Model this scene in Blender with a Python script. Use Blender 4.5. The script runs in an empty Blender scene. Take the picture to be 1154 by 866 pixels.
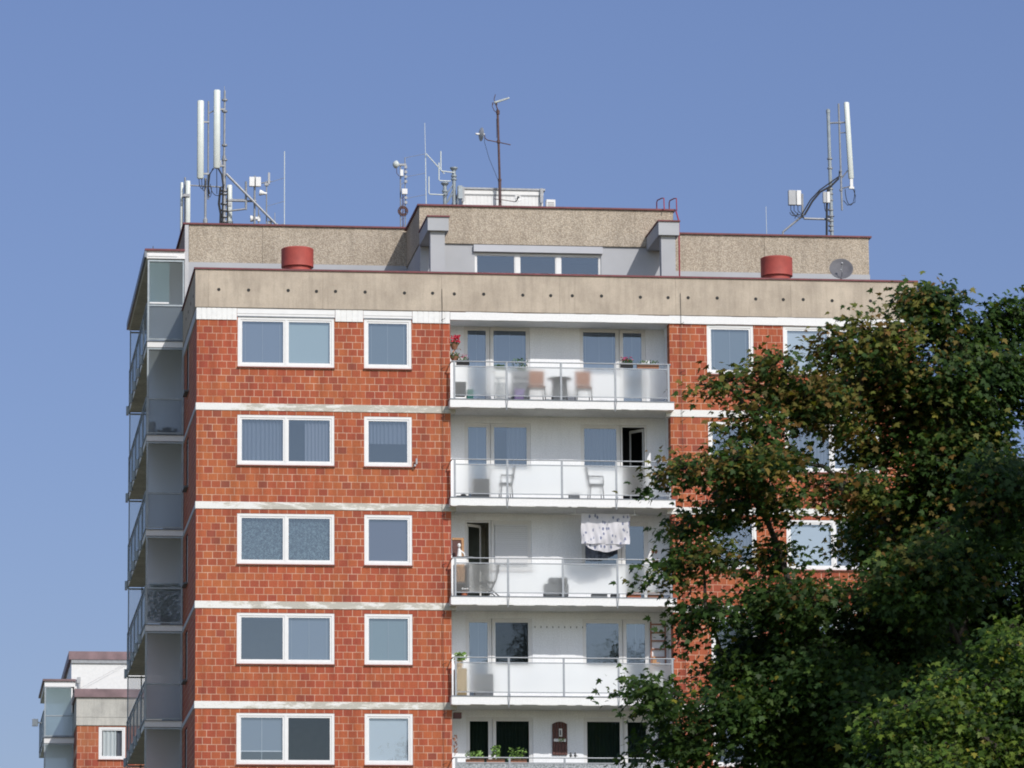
import bpy, bmesh, math, random
import numpy as np
from math import sin, cos, pi, radians, atan2, sqrt
from mathutils import Vector, noise
random.seed(7)
S = bpy.context.scene
COL = S.collection

# ------------------------------------------------------------------ materials
MATS = {}
def nt(name):
    m = bpy.data.materials.new(name); m.use_nodes = True
    t = m.node_tree
    b = t.nodes['Principled BSDF']
    MATS[name] = m
    return m, t, b
def N(t, kind, **kw):
    n = t.nodes.new(kind)
    for k, v in kw.items():
        if k.startswith('_'): setattr(n, k[1:], v)
        else: n.inputs[k.replace('__', ' ')].default_value = v
    return n
def L(t, a, b): t.links.new(a, b)
def c4(c): return (c[0], c[1], c[2], 1)
def plain(name, col, rough=.6, metal=0, var=.12, scale=6, spec=.5, bump=0, bscale=60):
    m, t, b = nt(name)
    b.inputs['Roughness'].default_value = rough; b.inputs['Metallic'].default_value = metal
    b.inputs['Specular IOR Level'].default_value = spec
    tc = N(t, 'ShaderNodeNewGeometry')
    no = N(t, 'ShaderNodeTexNoise', Scale=scale, Detail=5)
    L(t, tc.outputs['Position'], no.inputs['Vector'])
    r = N(t, 'ShaderNodeValToRGB')
    r.color_ramp.elements[0].position = .3; r.color_ramp.elements[1].position = .7
    r.color_ramp.elements[0].color = c4([x*(1-var) for x in col]); r.color_ramp.elements[1].color = c4([min(1, x*(1+var)) for x in col])
    L(t, no.outputs['Fac'], r.inputs['Fac']); L(t, r.outputs['Color'], b.inputs['Base Color'])
    if bump:
        n2 = N(t, 'ShaderNodeTexNoise', Scale=bscale, Detail=3); L(t, tc.outputs['Position'], n2.inputs['Vector'])
        bp = N(t, 'ShaderNodeBump', Strength=bump, Distance=.01); L(t, n2.outputs['Fac'], bp.inputs['Height']); L(t, bp.outputs['Normal'], b.inputs['Normal'])
    return m
def ramp(t, stops):
    r = N(t, 'ShaderNodeValToRGB'); cr = r.color_ramp
    while len(cr.elements) < len(stops): cr.elements.new(.5)
    for e, (p, c) in zip(cr.elements, stops): e.position = p; e.color = c4(c)
    return r
def mathn(t, op, a, b=None, c=None):
    n = N(t, 'ShaderNodeMath', _operation=op)
    for i, v in enumerate((a, b, c)):
        if v is None: continue
        if isinstance(v, (int, float)): n.inputs[i].default_value = v
        else: L(t, v, n.inputs[i])
    return n.outputs[0]
def mixc(t, f, a, b, mode='MIX'):
    n = N(t, 'ShaderNodeMix', _data_type='RGBA', _blend_type=mode)
    for i, v in ((0, f), (6, a), (7, b)):
        if isinstance(v, (int, float)): n.inputs[i].default_value = v
        elif isinstance(v, tuple): n.inputs[i].default_value = c4(v)
        else: L(t, v, n.inputs[i])
    return n.outputs[2]

def brick_mat(name, axis, w=.262, h=.2, zoff=24.13, warm=0, cs=None):
    m, t, b = nt(name)
    g = N(t, 'ShaderNodeNewGeometry'); sp = N(t, 'ShaderNodeSeparateXYZ'); L(t, g.outputs['Position'], sp.inputs[0])
    u = sp.outputs[0] if axis == 'x' else sp.outputs[1]
    cz = mathn(t, 'ADD', sp.outputs[2], 50*h - (zoff % h))
    # jitter each course a little along its length so the joints do not line up
    row = mathn(t, 'FLOOR', mathn(t, 'DIVIDE', cz, h))
    wn = N(t, 'ShaderNodeTexWhiteNoise', _noise_dimensions='1D'); L(t, row, wn.inputs['W'])
    u2 = mathn(t, 'ADD', mathn(t, 'ADD', u, 40), mathn(t, 'MULTIPLY', wn.outputs['Value'], .055))
    cb = N(t, 'ShaderNodeCombineXYZ'); L(t, u2, cb.inputs[0]); L(t, cz, cb.inputs[1])
    nw = N(t, 'ShaderNodeTexNoise', Scale=3.2, Detail=2); L(t, g.outputs['Position'], nw.inputs['Vector'])
    vm = N(t, 'ShaderNodeVectorMath', _operation='SCALE'); L(t, nw.outputs['Color'], vm.inputs[0]); vm.inputs['Scale'].default_value = .012
    va = N(t, 'ShaderNodeVectorMath', _operation='ADD'); L(t, cb.outputs[0], va.inputs[0]); L(t, vm.outputs[0], va.inputs[1])
    br = N(t, 'ShaderNodeTexBrick', Scale=1, Color1=(0, 0, 0, 1), Color2=(1, 1, 1, 1), Mortar=(.5, .5, .5, 1))
    br.inputs['Mortar Size'].default_value = .0095; br.inputs['Mortar Smooth'].default_value = .25
    br.inputs['Brick Width'].default_value = w; br.inputs['Row Height'].default_value = h
    br.offset = .5; br.offset_frequency = 2
    L(t, va.outputs[0], br.inputs['Vector'])
    cs = cs or [(.33, .058, .028), (.40, .078, .030), (.47, .110, .034), (.44, .112, .036), (.50, .128, .038), (.38, .070, .032)]
    r = ramp(t, [(0, (.20, .045, .032)), (.05, (.27, .052, .032)), (.14, cs[0]), (.36, cs[1]), (.52, cs[3]), (.68, cs[2]), (.84, cs[4]), (1, cs[5])])
    L(t, br.outputs['Color'], r.inputs['Fac'])
    rc = mixc(t, 1.0, mixc(t, .28, r.outputs['Color'], (.41, .115, .048)), (.87, .98, 1.06), 'MULTIPLY')
    # broad zones where the blocks came redder out of the kiln
    nz = N(t, 'ShaderNodeTexNoise', Scale=.33, Detail=4, Roughness=.65); L(t, g.outputs['Position'], nz.inputs['Vector'])
    zr = ramp(t, [(.40, (0, 0, 0)), (.62, (1, 1, 1))]); L(t, nz.outputs['Fac'], zr.inputs['Fac'])
    red = mixc(t, mathn(t, 'MULTIPLY', zr.outputs['Color'], .5), rc, (.37, .062, .036))
    # within-brick mottling and streaks
    nf = N(t, 'ShaderNodeTexNoise', Scale=26, Detail=6, Roughness=.7); L(t, g.outputs['Position'], nf.inputs['Vector'])
    fr = ramp(t, [(.3, (.78, .78, .78)), (.7, (1.16, 1.16, 1.16))]); L(t, nf.outputs['Fac'], fr.inputs['Fac'])
    col = mixc(t, 1.0, red, fr.outputs['Color'], 'MULTIPLY')
    # mortar: pale and pinkish, dirty in places
    nm = N(t, 'ShaderNodeTexNoise', Scale=1.7, Detail=5); L(t, g.outputs['Position'], nm.inputs['Vector'])
    mr = ramp(t, [(.32, (.42, .21, .13)), (.62, (.66, .47, .36))]); L(t, nm.outputs['Fac'], mr.inputs['Fac'])
    final = mixc(t, mathn(t, 'MULTIPLY', br.outputs['Fac'], .82), col, mr.outputs['Color'])
    # vertical weather streaks
    ms = N(t, 'ShaderNodeMapping'); ms.inputs['Scale'].default_value = (2.2, 2.2, .18); L(t, g.outputs['Position'], ms.inputs['Vector'])
    nst = N(t, 'ShaderNodeTexNoise', Scale=1.6, Detail=6, Roughness=.6); L(t, ms.outputs[0], nst.inputs['Vector'])
    sr = ramp(t, [(.3, (.74, .71, .70)), (.58, (1.04, 1.04, 1.04))]); L(t, nst.outputs['Fac'], sr.inputs['Fac'])
    final = mixc(t, 1.0, final, sr.outputs['Color'], 'MULTIPLY')
    L(t, final, b.inputs['Base Color'])
    b.inputs['Roughness'].default_value = .72; b.inputs['Specular IOR Level'].default_value = .3
    hgt = mathn(t, 'ADD', mathn(t, 'MULTIPLY', br.outputs['Fac'], -1.0), mathn(t, 'MULTIPLY', nf.outputs['Fac'], .25))
    bp = N(t, 'ShaderNodeBump', Strength=.5, Distance=.01); L(t, hgt, bp.inputs['Height']); L(t, bp.outputs['Normal'], b.inputs['Normal'])
    return m

def concrete_mat(name, c0, c1, c2, fine=90, stain=.5, bump=.35, pebble=False):
    m, t, b = nt(name)
    g = N(t, 'ShaderNodeNewGeometry')
    n1 = N(t, 'ShaderNodeTexNoise', Scale=.9, Detail=8, Roughness=.62); L(t, g.outputs['Position'], n1.inputs['Vector'])
    r = ramp(t, [(.3, c0), (.5, c1), (.7, c2)]); L(t, n1.outputs['Fac'], r.inputs['Fac'])
    col = r.outputs['Color']
    ms = N(t, 'ShaderNodeMapping'); ms.inputs['Scale'].default_value = (3., 3., .35); L(t, g.outputs['Position'], ms.inputs['Vector'])
    n3 = N(t, 'ShaderNodeTexNoise', Scale=2.2, Detail=7, Roughness=.7); L(t, ms.outputs[0], n3.inputs['Vector'])
    r3 = ramp(t, [(.33, (1-stain*.45,)*3), (.55, (1.03,)*3)]); L(t, n3.outputs['Fac'], r3.inputs['Fac'])
    col = mixc(t, 1.0, col, r3.outputs['Color'], 'MULTIPLY')
    if pebble:
        v = N(t, 'ShaderNodeTexVoronoi', Scale=fine); L(t, g.outputs['Position'], v.inputs['Vector'])
        vr = ramp(t, [(.0, (1.08, 1.07, 1.04)), (.35, (1.0, .99, .97)), (.62, (.72, .69, .66))]); L(t, v.outputs['Distance'], vr.inputs['Fac'])
        sp = N(t, 'ShaderNodeSeparateColor'); L(t, v.outputs['Color'], sp.inputs[0])
        tone = ramp(t, [(0, (.82, .79, .76)), (.5, (1, .98, .96)), (1, (1.13, 1.10, 1.05))]); L(t, sp.outputs[0], tone.inputs['Fac'])
        col = mixc(t, 1.0, col, vr.outputs['Color'], 'MULTIPLY'); col = mixc(t, .9, col, mixc(t, 1.0, col, tone.outputs['Color'], 'MULTIPLY'))
        h = mathn(t, 'MULTIPLY', v.outputs['Distance'], -1.0)
    else:
        n2 = N(t, 'ShaderNodeTexNoise', Scale=fine, Detail=4, Roughness=.8); L(t, g.outputs['Position'], n2.inputs['Vector'])
        r2 = ramp(t, [(.3, (.84, .84, .84)), (.7, (1.12, 1.12, 1.12))]); L(t, n2.outputs['Fac'], r2.inputs['Fac'])
        col = mixc(t, 1.0, col, r2.outputs['Color'], 'MULTIPLY')
        h = n2.outputs['Fac']
    L(t, col, b.inputs['Base Color']); b.inputs['Roughness'].default_value = .88; b.inputs['Specular IOR Level'].default_value = .25
    bp = N(t, 'ShaderNodeBump', Strength=bump, Distance=.015); L(t, h, bp.inputs['Height']); L(t, bp.outputs['Normal'], b.inputs['Normal'])
    return m

def peel_mat(name, white=(.72, .72, .71), base=(.45, .43, .385), lo=.45, hi=.55, xgrad=True):
    m, t, b = nt(name)
    g = N(t, 'ShaderNodeNewGeometry')
    ms = N(t, 'ShaderNodeMapping'); ms.inputs['Scale'].default_value = (1, 1, 3.5); L(t, g.outputs['Position'], ms.inputs['Vector'])
    n1 = N(t, 'ShaderNodeTexNoise', Scale=1.6, Detail=9, Roughness=.72); L(t, ms.outputs[0], n1.inputs['Vector'])
    f = n1.outputs['Fac']
    if xgrad:
        sp = N(t, 'ShaderNodeSeparateXYZ'); L(t, g.outputs['Position'], sp.inputs[0])
        mr = N(t, 'ShaderNodeMapRange'); L(t, sp.outputs[0], mr.inputs[0])
        mr.inputs[1].default_value = 0; mr.inputs[2].default_value = 2.6; mr.inputs[3].default_value = .13; mr.inputs[4].default_value = -.045
        m2 = N(t, 'ShaderNodeMapRange'); L(t, sp.outputs[0], m2.inputs[0])
        m2.inputs[1].default_value = 12; m2.inputs[2].default_value = 14; m2.inputs[3].default_value = 0; m2.inputs[4].default_value = .17
        f = mathn(t, 'ADD', mathn(t, 'ADD', f, mr.outputs[0]), m2.outputs[0])
    r = ramp(t, [(lo, base), (lo+.02, [x*1.25 for x in base]), (hi, white)]); L(t, f, r.inputs['Fac'])
    n2 = N(t, 'ShaderNodeTexNoise', Scale=40, Detail=3); L(t, g.outputs['Position'], n2.inputs['Vector'])
    r2 = ramp(t, [(.3, (.9, .9, .9)), (.7, (1.05, 1.05, 1.05))]); L(t, n2.outputs['Fac'], r2.inputs['Fac'])
    L(t, mixc(t, 1.0, r.outputs['Color'], r2.outputs['Color'], 'MULTIPLY'), b.inputs['Base Color'])
    b.inputs['Roughness'].default_value = .8
    bp = N(t, 'ShaderNodeBump', Strength=.4, Distance=.01); L(t, f, bp.inputs['Height']); L(t, bp.outputs['Normal'], b.inputs['Normal'])
    return m

def glass_mat(name, refl=.3, tint=(.75, .8, .85), wave=.02):
    m, t, b = nt(name); t.nodes.remove(b)
    out = t.nodes['Material Output']
    g = N(t, 'ShaderNodeNewGeometry'); no = N(t, 'ShaderNodeTexNoise', Scale=2.3, Detail=2); L(t, g.outputs['Position'], no.inputs['Vector'])
    bp = N(t, 'ShaderNodeBump', Strength=wave, Distance=.05); L(t, no.outputs['Fac'], bp.inputs['Height'])
    tr = N(t, 'ShaderNodeBsdfTransparent', Color=c4(tint)); gl = N(t, 'ShaderNodeBsdfGlossy', Color=(.68, .80, 1, 1), Roughness=.02)
    L(t, bp.outputs['Normal'], gl.inputs['Normal'])
    mx = N(t, 'ShaderNodeMixShader', Fac=refl); L(t, tr.outputs[0], mx.inputs[1]); L(t, gl.outputs[0], mx.inputs[2]); L(t, mx.outputs[0], out.inputs[0])
    return m
def frosted_mat(name, veil=.2, clear=.22, col=(.93, .94, .94), rough=.62):
    m, t, b = nt(name); t.nodes.remove(b); out = t.nodes['Material Output']
    g = N(t, 'ShaderNodeNewGeometry'); no = N(t, 'ShaderNodeTexNoise', Scale=1.1, Detail=4); L(t, g.outputs['Position'], no.inputs['Vector'])
    cr = ramp(t, [(.3, [c*.9 for c in col]), (.7, col)]); L(t, no.outputs['Fac'], cr.inputs['Fac'])
    rf = N(t, 'ShaderNodeBsdfRefraction', Color=(.93, .95, .95, 1), Roughness=rough, IOR=1.4)
    tp = N(t, 'ShaderNodeBsdfTransparent', Color=(.93, .95, .95, 1))
    df = N(t, 'ShaderNodeBsdfDiffuse'); tl = N(t, 'ShaderNodeBsdfTranslucent'); L(t, cr.outputs[0], df.inputs[0]); L(t, cr.outputs[0], tl.inputs[0])
    a = N(t, 'ShaderNodeMixShader', Fac=.5); L(t, df.outputs[0], a.inputs[1]); L(t, tl.outputs[0], a.inputs[2])
    c = N(t, 'ShaderNodeMixShader', Fac=clear); L(t, rf.outputs[0], c.inputs[1]); L(t, tp.outputs[0], c.inputs[2])
    d = N(t, 'ShaderNodeMixShader', Fac=veil); L(t, c.outputs[0], d.inputs[1]); L(t, a.outputs[0], d.inputs[2])
    L(t, d.outputs[0], out.inputs[0])
    return m
def cloth_mat(name, col, alpha=1.0, pattern=None, trans=.35):
    """curtain-like cloth: diffuse + translucent, optionally see-through weave"""
    m, t, b = nt(name); t.nodes.remove(b); out = t.nodes['Material Output']
    df = N(t, 'ShaderNodeBsdfDiffuse', Color=c4(col)); tl = N(t, 'ShaderNodeBsdfTranslucent', Color=c4(col))
    a = N(t, 'ShaderNodeMixShader', Fac=trans); L(t, df.outputs[0], a.inputs[1]); L(t, tl.outputs[0], a.inputs[2])
    g = N(t, 'ShaderNodeNewGeometry')
    res = a.outputs[0]
    if pattern == 'lace':
        v = N(t, 'ShaderNodeTexNoise', Scale=14, Detail=5, Roughness=.7, Distortion=1.2); L(t, g.outputs['Position'], v.inputs['Vector'])
        r = ramp(t, [(.42, (.12,)*3), (.5, (.55,)*3), (.6, (.95,)*3)]); L(t, v.outputs['Fac'], r.inputs['Fac'])
        tp = N(t, 'ShaderNodeBsdfTransparent'); mx = N(t, 'ShaderNodeMixShader'); L(t, r.outputs['Color'], mx.inputs[0]); L(t, tp.outputs[0], mx.inputs[1]); L(t, res, mx.inputs[2]); res = mx.outputs[0]
    elif alpha < 1:
        tp = N(t, 'ShaderNodeBsdfTransparent'); mx = N(t, 'ShaderNodeMixShader', Fac=alpha); L(t, tp.outputs[0], mx.inputs[1]); L(t, res, mx.inputs[2]); res = mx.outputs[0]
    L(t, res, out.inputs[0])
    return m
def blind_mat(name, col):
    m, t, b = nt(name)
    g = N(t, 'ShaderNodeNewGeometry'); sp = N(t, 'ShaderNodeSeparateXYZ'); L(t, g.outputs['Position'], sp.inputs[0])
    s = mathn(t, 'FRACT', mathn(t, 'MULTIPLY', sp.outputs[2], 38))
    r = ramp(t, [(0, [c*.62 for c in col]), (.25, col), (.9, [c*1.1 for c in col]), (1, [c*.62 for c in col])]); L(t, s, r.inputs['Fac'])
    L(t, r.outputs['Color'], b.inputs['Base Color']); b.inputs['Roughness'].default_value = .6
    return m
def leaf_mat(name, trans=.35):
    m, t, b = nt(name); t.nodes.remove(b); out = t.nodes['Material Output']
    at = N(t, 'ShaderNodeVertexColor', _layer_name='leafcol')
    g = N(t, 'ShaderNodeNewGeometry')
    no = N(t, 'ShaderNodeTexNoise', Scale=1.2, Detail=3); L(t, g.outputs['Position'], no.inputs['Vector'])
    r = ramp(t, [(.3, (.75, .75, .75)), (.7, (1.25, 1.25, 1.25))]); L(t, no.outputs['Fac'], r.inputs['Fac'])
    col = mixc(t, 1.0, at.outputs['Color'], r.outputs['Color'], 'MULTIPLY')
    pb = N(t, 'ShaderNodeBsdfPrincipled', Roughness=.5); pb.inputs['Specular IOR Level'].default_value = .18
    L(t, col, pb.inputs['Base Color'])
    tl = N(t, 'ShaderNodeBsdfTranslucent'); L(t, mixc(t, 1.0, col, (1.3, 1.5, .5), 'MULTIPLY'), tl.inputs[0])
    a = N(t, 'ShaderNodeMixShader', Fac=trans); L(t, pb.outputs[0], a.inputs[1]); L(t, tl.outputs[0], a.inputs[2]); L(t, a.outputs[0], out.inputs[0])
    return m

brick_mat('brick_front', 'x'); brick_mat('brick_side', 'y')
brick_mat('brick_far', 'x', w=.30, h=.28, zoff=21.75, cs=[(.38, .11, .05), (.42, .13, .06), (.45, .16, .065), (.46, .15, .06), (.47, .17, .07), (.40, .12, .05)])
concrete_mat('concrete', (.36, .305, .25), (.44, .375, .308), (.53, .455, .372), fine=45, stain=.3, bump=.5)
concrete_mat('pebble', (.41, .365, .31), (.47, .42, .36), (.52, .47, .405), fine=30, stain=.35, bump=.6, pebble=True)
concrete_mat('smooth_concrete', (.42, .42, .43), (.48, .48, .50), (.53, .53, .55), fine=30, stain=.15, bump=.1)
concrete_mat('far_concrete', (.36, .35, .33), (.45, .44, .41), (.52, .50, .46), fine=20, stain=.4, bump=.2)
plain('grey_paint', (.39, .40, .43), .8, var=.06, scale=1.2)
plain('light_grey_paint', (.46, .47, .51), .8, var=.05, scale=1.4)
concrete_mat('white_plaster', (.78, .80, .84), (.82, .835, .87), (.85, .865, .89), fine=30, stain=.04, bump=.1)
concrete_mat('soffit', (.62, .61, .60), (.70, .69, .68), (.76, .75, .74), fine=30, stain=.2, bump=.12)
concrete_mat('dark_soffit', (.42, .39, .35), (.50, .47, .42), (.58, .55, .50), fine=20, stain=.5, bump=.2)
peel_mat('peeling_paint'); peel_mat('white_slab', (.76, .76, .77), (.6, .58, .53), .30, .36, False)
plain('white_tile', (.72, .72, .72), .4, var=.05, scale=8)
plain('red_cap', (.14, .028, .036), .5, var=.25, scale=5)
plain('red_vent', (.40, .075, .06), .6, var=.15, scale=4, bump=.2)
plain('far_cap', (.20, .13, .14), .5, var=.35, scale=1.6)
plain('pvc', (.72, .72, .73), .35, var=.03)
plain('pvc_grey', (.55, .55, .58), .5, var=.05)
plain('brown_frame', (.16, .10, .08), .6)
plain('sill', (.22, .07, .05), .6)  # dark red-brown sill colour also draws the shadow line below each window
plain('galv', (.30, .31, .33), .5, .35, var=.15, scale=10)
plain('rail_metal', (.29, .31, .34), .5, .3, var=.08, scale=10)
plain('dark_metal', (.10, .11, .12), .5, .4)
plain('flashing', (.16, .18, .21), .5, .4)
plain('cable', (.02, .02, .022), .6)
plain('antenna_white', (.60, .64, .62), .4, var=.04)
plain('box_white', (.72, .72, .72), .5, var=.04)
plain('box_grey', (.38, .39, .41), .5, var=.06)
plain('rust_pole', (.09, .05, .05), .7, var=.3, scale=12)
plain('red_steel', (.28, .03, .05), .5)
plain('roof_felt', (.10, .10, .10), .9)
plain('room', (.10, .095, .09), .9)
plain('dark_room', (.03, .03, .03), .9); plain('lit_room', (.5, .48, .42), .9)  # unlit and lit rooms: the light inside is put into the wall colour
plain('terracotta', (.45, .14, .07), .8)
plain('wood', (.38, .20, .09), .6, var=.25, scale=14)
plain('wood_red', (.30, .13, .08), .6, var=.2, scale=14)
plain('dark_wood', (.085, .028, .022), .6, var=.3, scale=18)
plain('brown_wicker', (.30, .14, .085), .8, var=.3, scale=30)
plain('black_plastic', (.03, .03, .035), .5)
plain('dark_grey', (.085, .09, .10), .6)
plain('dish_grey', (.11, .11, .125), .7); plain('mid_grey', (.20, .21, .23), .6)
plain('teal', (.03, .20, .18), .5)
plain('lilac', (.25, .18, .40), .6)
plain('yellow', (.55, .40, .22), .6)
plain('plant_green', (.06, .13, .03), .6, var=.4, scale=20)
plain('fresh_green', (.16, .28, .06), .6, var=.35, scale=20)
plain('petal_red', (.60, .012, .05), .6, var=.25, scale=30)
plain('petal_pink', (.62, .04, .18), .6, var=.25, scale=30)
plain('bark', (.042, .034, .028), .9, var=.35, scale=9, bump=.6, bscale=30)
plain('duct_grey', (.30, .34, .37), .5, .3)
glass_mat('glass', .15); glass_mat('glass_dark', .07, (.5, .56, .55)); frosted_mat('glass_rail', .33, .8, (.50, .56, .62), .5)
glass_mat('glass_clear', .06, (.9, .92, .92)); glass_mat('glass_pale', .25, (.62, .78, .82))
frosted_mat('frosted'); frosted_mat('frosted_side', .44, .06, (.36, .41, .44), .6); frosted_mat('frosted_low', .62, .04, (.34, .39, .43), .6)
frosted_mat('frosted_pale', .5, .2, (.42, .58, .63), .6)
cloth_mat('sheer', (.36, .38, .45), .6); cloth_mat('lace', (.26, .32, .33), 1, 'lace'); cloth_mat('thick_curtain', (.30, .30, .34)); cloth_mat('reflection_curtain', (.10, .14, .12), .8)  # the dark green cloth stands for trees mirrored in the lowest loggia panes
cloth_mat('lilac_curtain', (.15, .145, .19)); cloth_mat('white_roller', (.84, .88, .90)); cloth_mat('pale_blind', (.60, .70, .68)); cloth_mat('lilac_blind', (.17, .16, .21))
blind_mat('blind', (.15, .175, .22)); blind_mat('blind_dark', (.11, .135, .145)); blind_mat('shutter', (.66, .67, .70)); blind_mat('blind_green', (.17, .22, .225))
leaf_mat('leaf')

def patterned_glass():
    m, t, b = nt('patterned_panel')
    g = N(t, 'ShaderNodeNewGeometry'); v = N(t, 'ShaderNodeTexNoise', Scale=22, Detail=4); L(t, g.outputs['Position'], v.inputs['Vector'])
    r = ramp(t, [(.35, (.14, .16, .17)), (.65, (.40, .43, .46))]); L(t, v.outputs['Fac'], r.inputs['Fac'])
    L(t, r.outputs['Color'], b.inputs['Base Color'])
patterned_glass()
def sheet_mat():
    m, t, b = nt('floral_sheet'); t.nodes.remove(b); out = t.nodes['Material Output']
    g = N(t, 'ShaderNodeNewGeometry')
    mp = N(t, 'ShaderNodeMapping'); mp.inputs['Scale'].default_value = (1, .2, .6); mp.inputs['Rotation'].default_value = (0, .5, 0); L(t, g.outputs['Position'], mp.inputs['Vector'])
    v = N(t, 'ShaderNodeTexVoronoi', Scale=10); L(t, mp.outputs[0], v.inputs['Vector'])
    nd = N(t, 'ShaderNodeTexNoise', Scale=22, Detail=2); L(t, g.outputs['Position'], nd.inputs['Vector'])
    d = mathn(t, 'ADD', v.outputs['Distance'], mathn(t, 'MULTIPLY', nd.outputs['Fac'], .25))
    r = ramp(t, [(.34, (.20, .22, .34)), (.41, (.42, .44, .54)), (.48, (.74, .73, .78))]); L(t, d, r.inputs['Fac'])
    df = N(t, 'ShaderNodeBsdfDiffuse'); tl = N(t, 'ShaderNodeBsdfTranslucent'); L(t, r.outputs[0], df.inputs[0]); L(t, r.outputs[0], tl.inputs[0])
    a = N(t, 'ShaderNodeMixShader', Fac=.25); L(t, df.outputs[0], a.inputs[1]); L(t, tl.outputs[0], a.inputs[2]); L(t, a.outputs[0], out.inputs[0])
sheet_mat()
def ground_mat():
    m, t, b = nt('grass_ground')
    g = N(t, 'ShaderNodeNewGeometry'); v = N(t, 'ShaderNodeTexNoise', Scale=.4, Detail=8, Roughness=.7); L(t, g.outputs['Position'], v.inputs['Vector'])
    r = ramp(t, [(.35, (.12, .13, .07)), (.65, (.26, .25, .17))]); L(t, v.outputs['Fac'], r.inputs['Fac'])
    L(t, r.outputs['Color'], b.inputs['Base Color']); b.inputs['Roughness'].default_value = .9
ground_mat()

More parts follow.
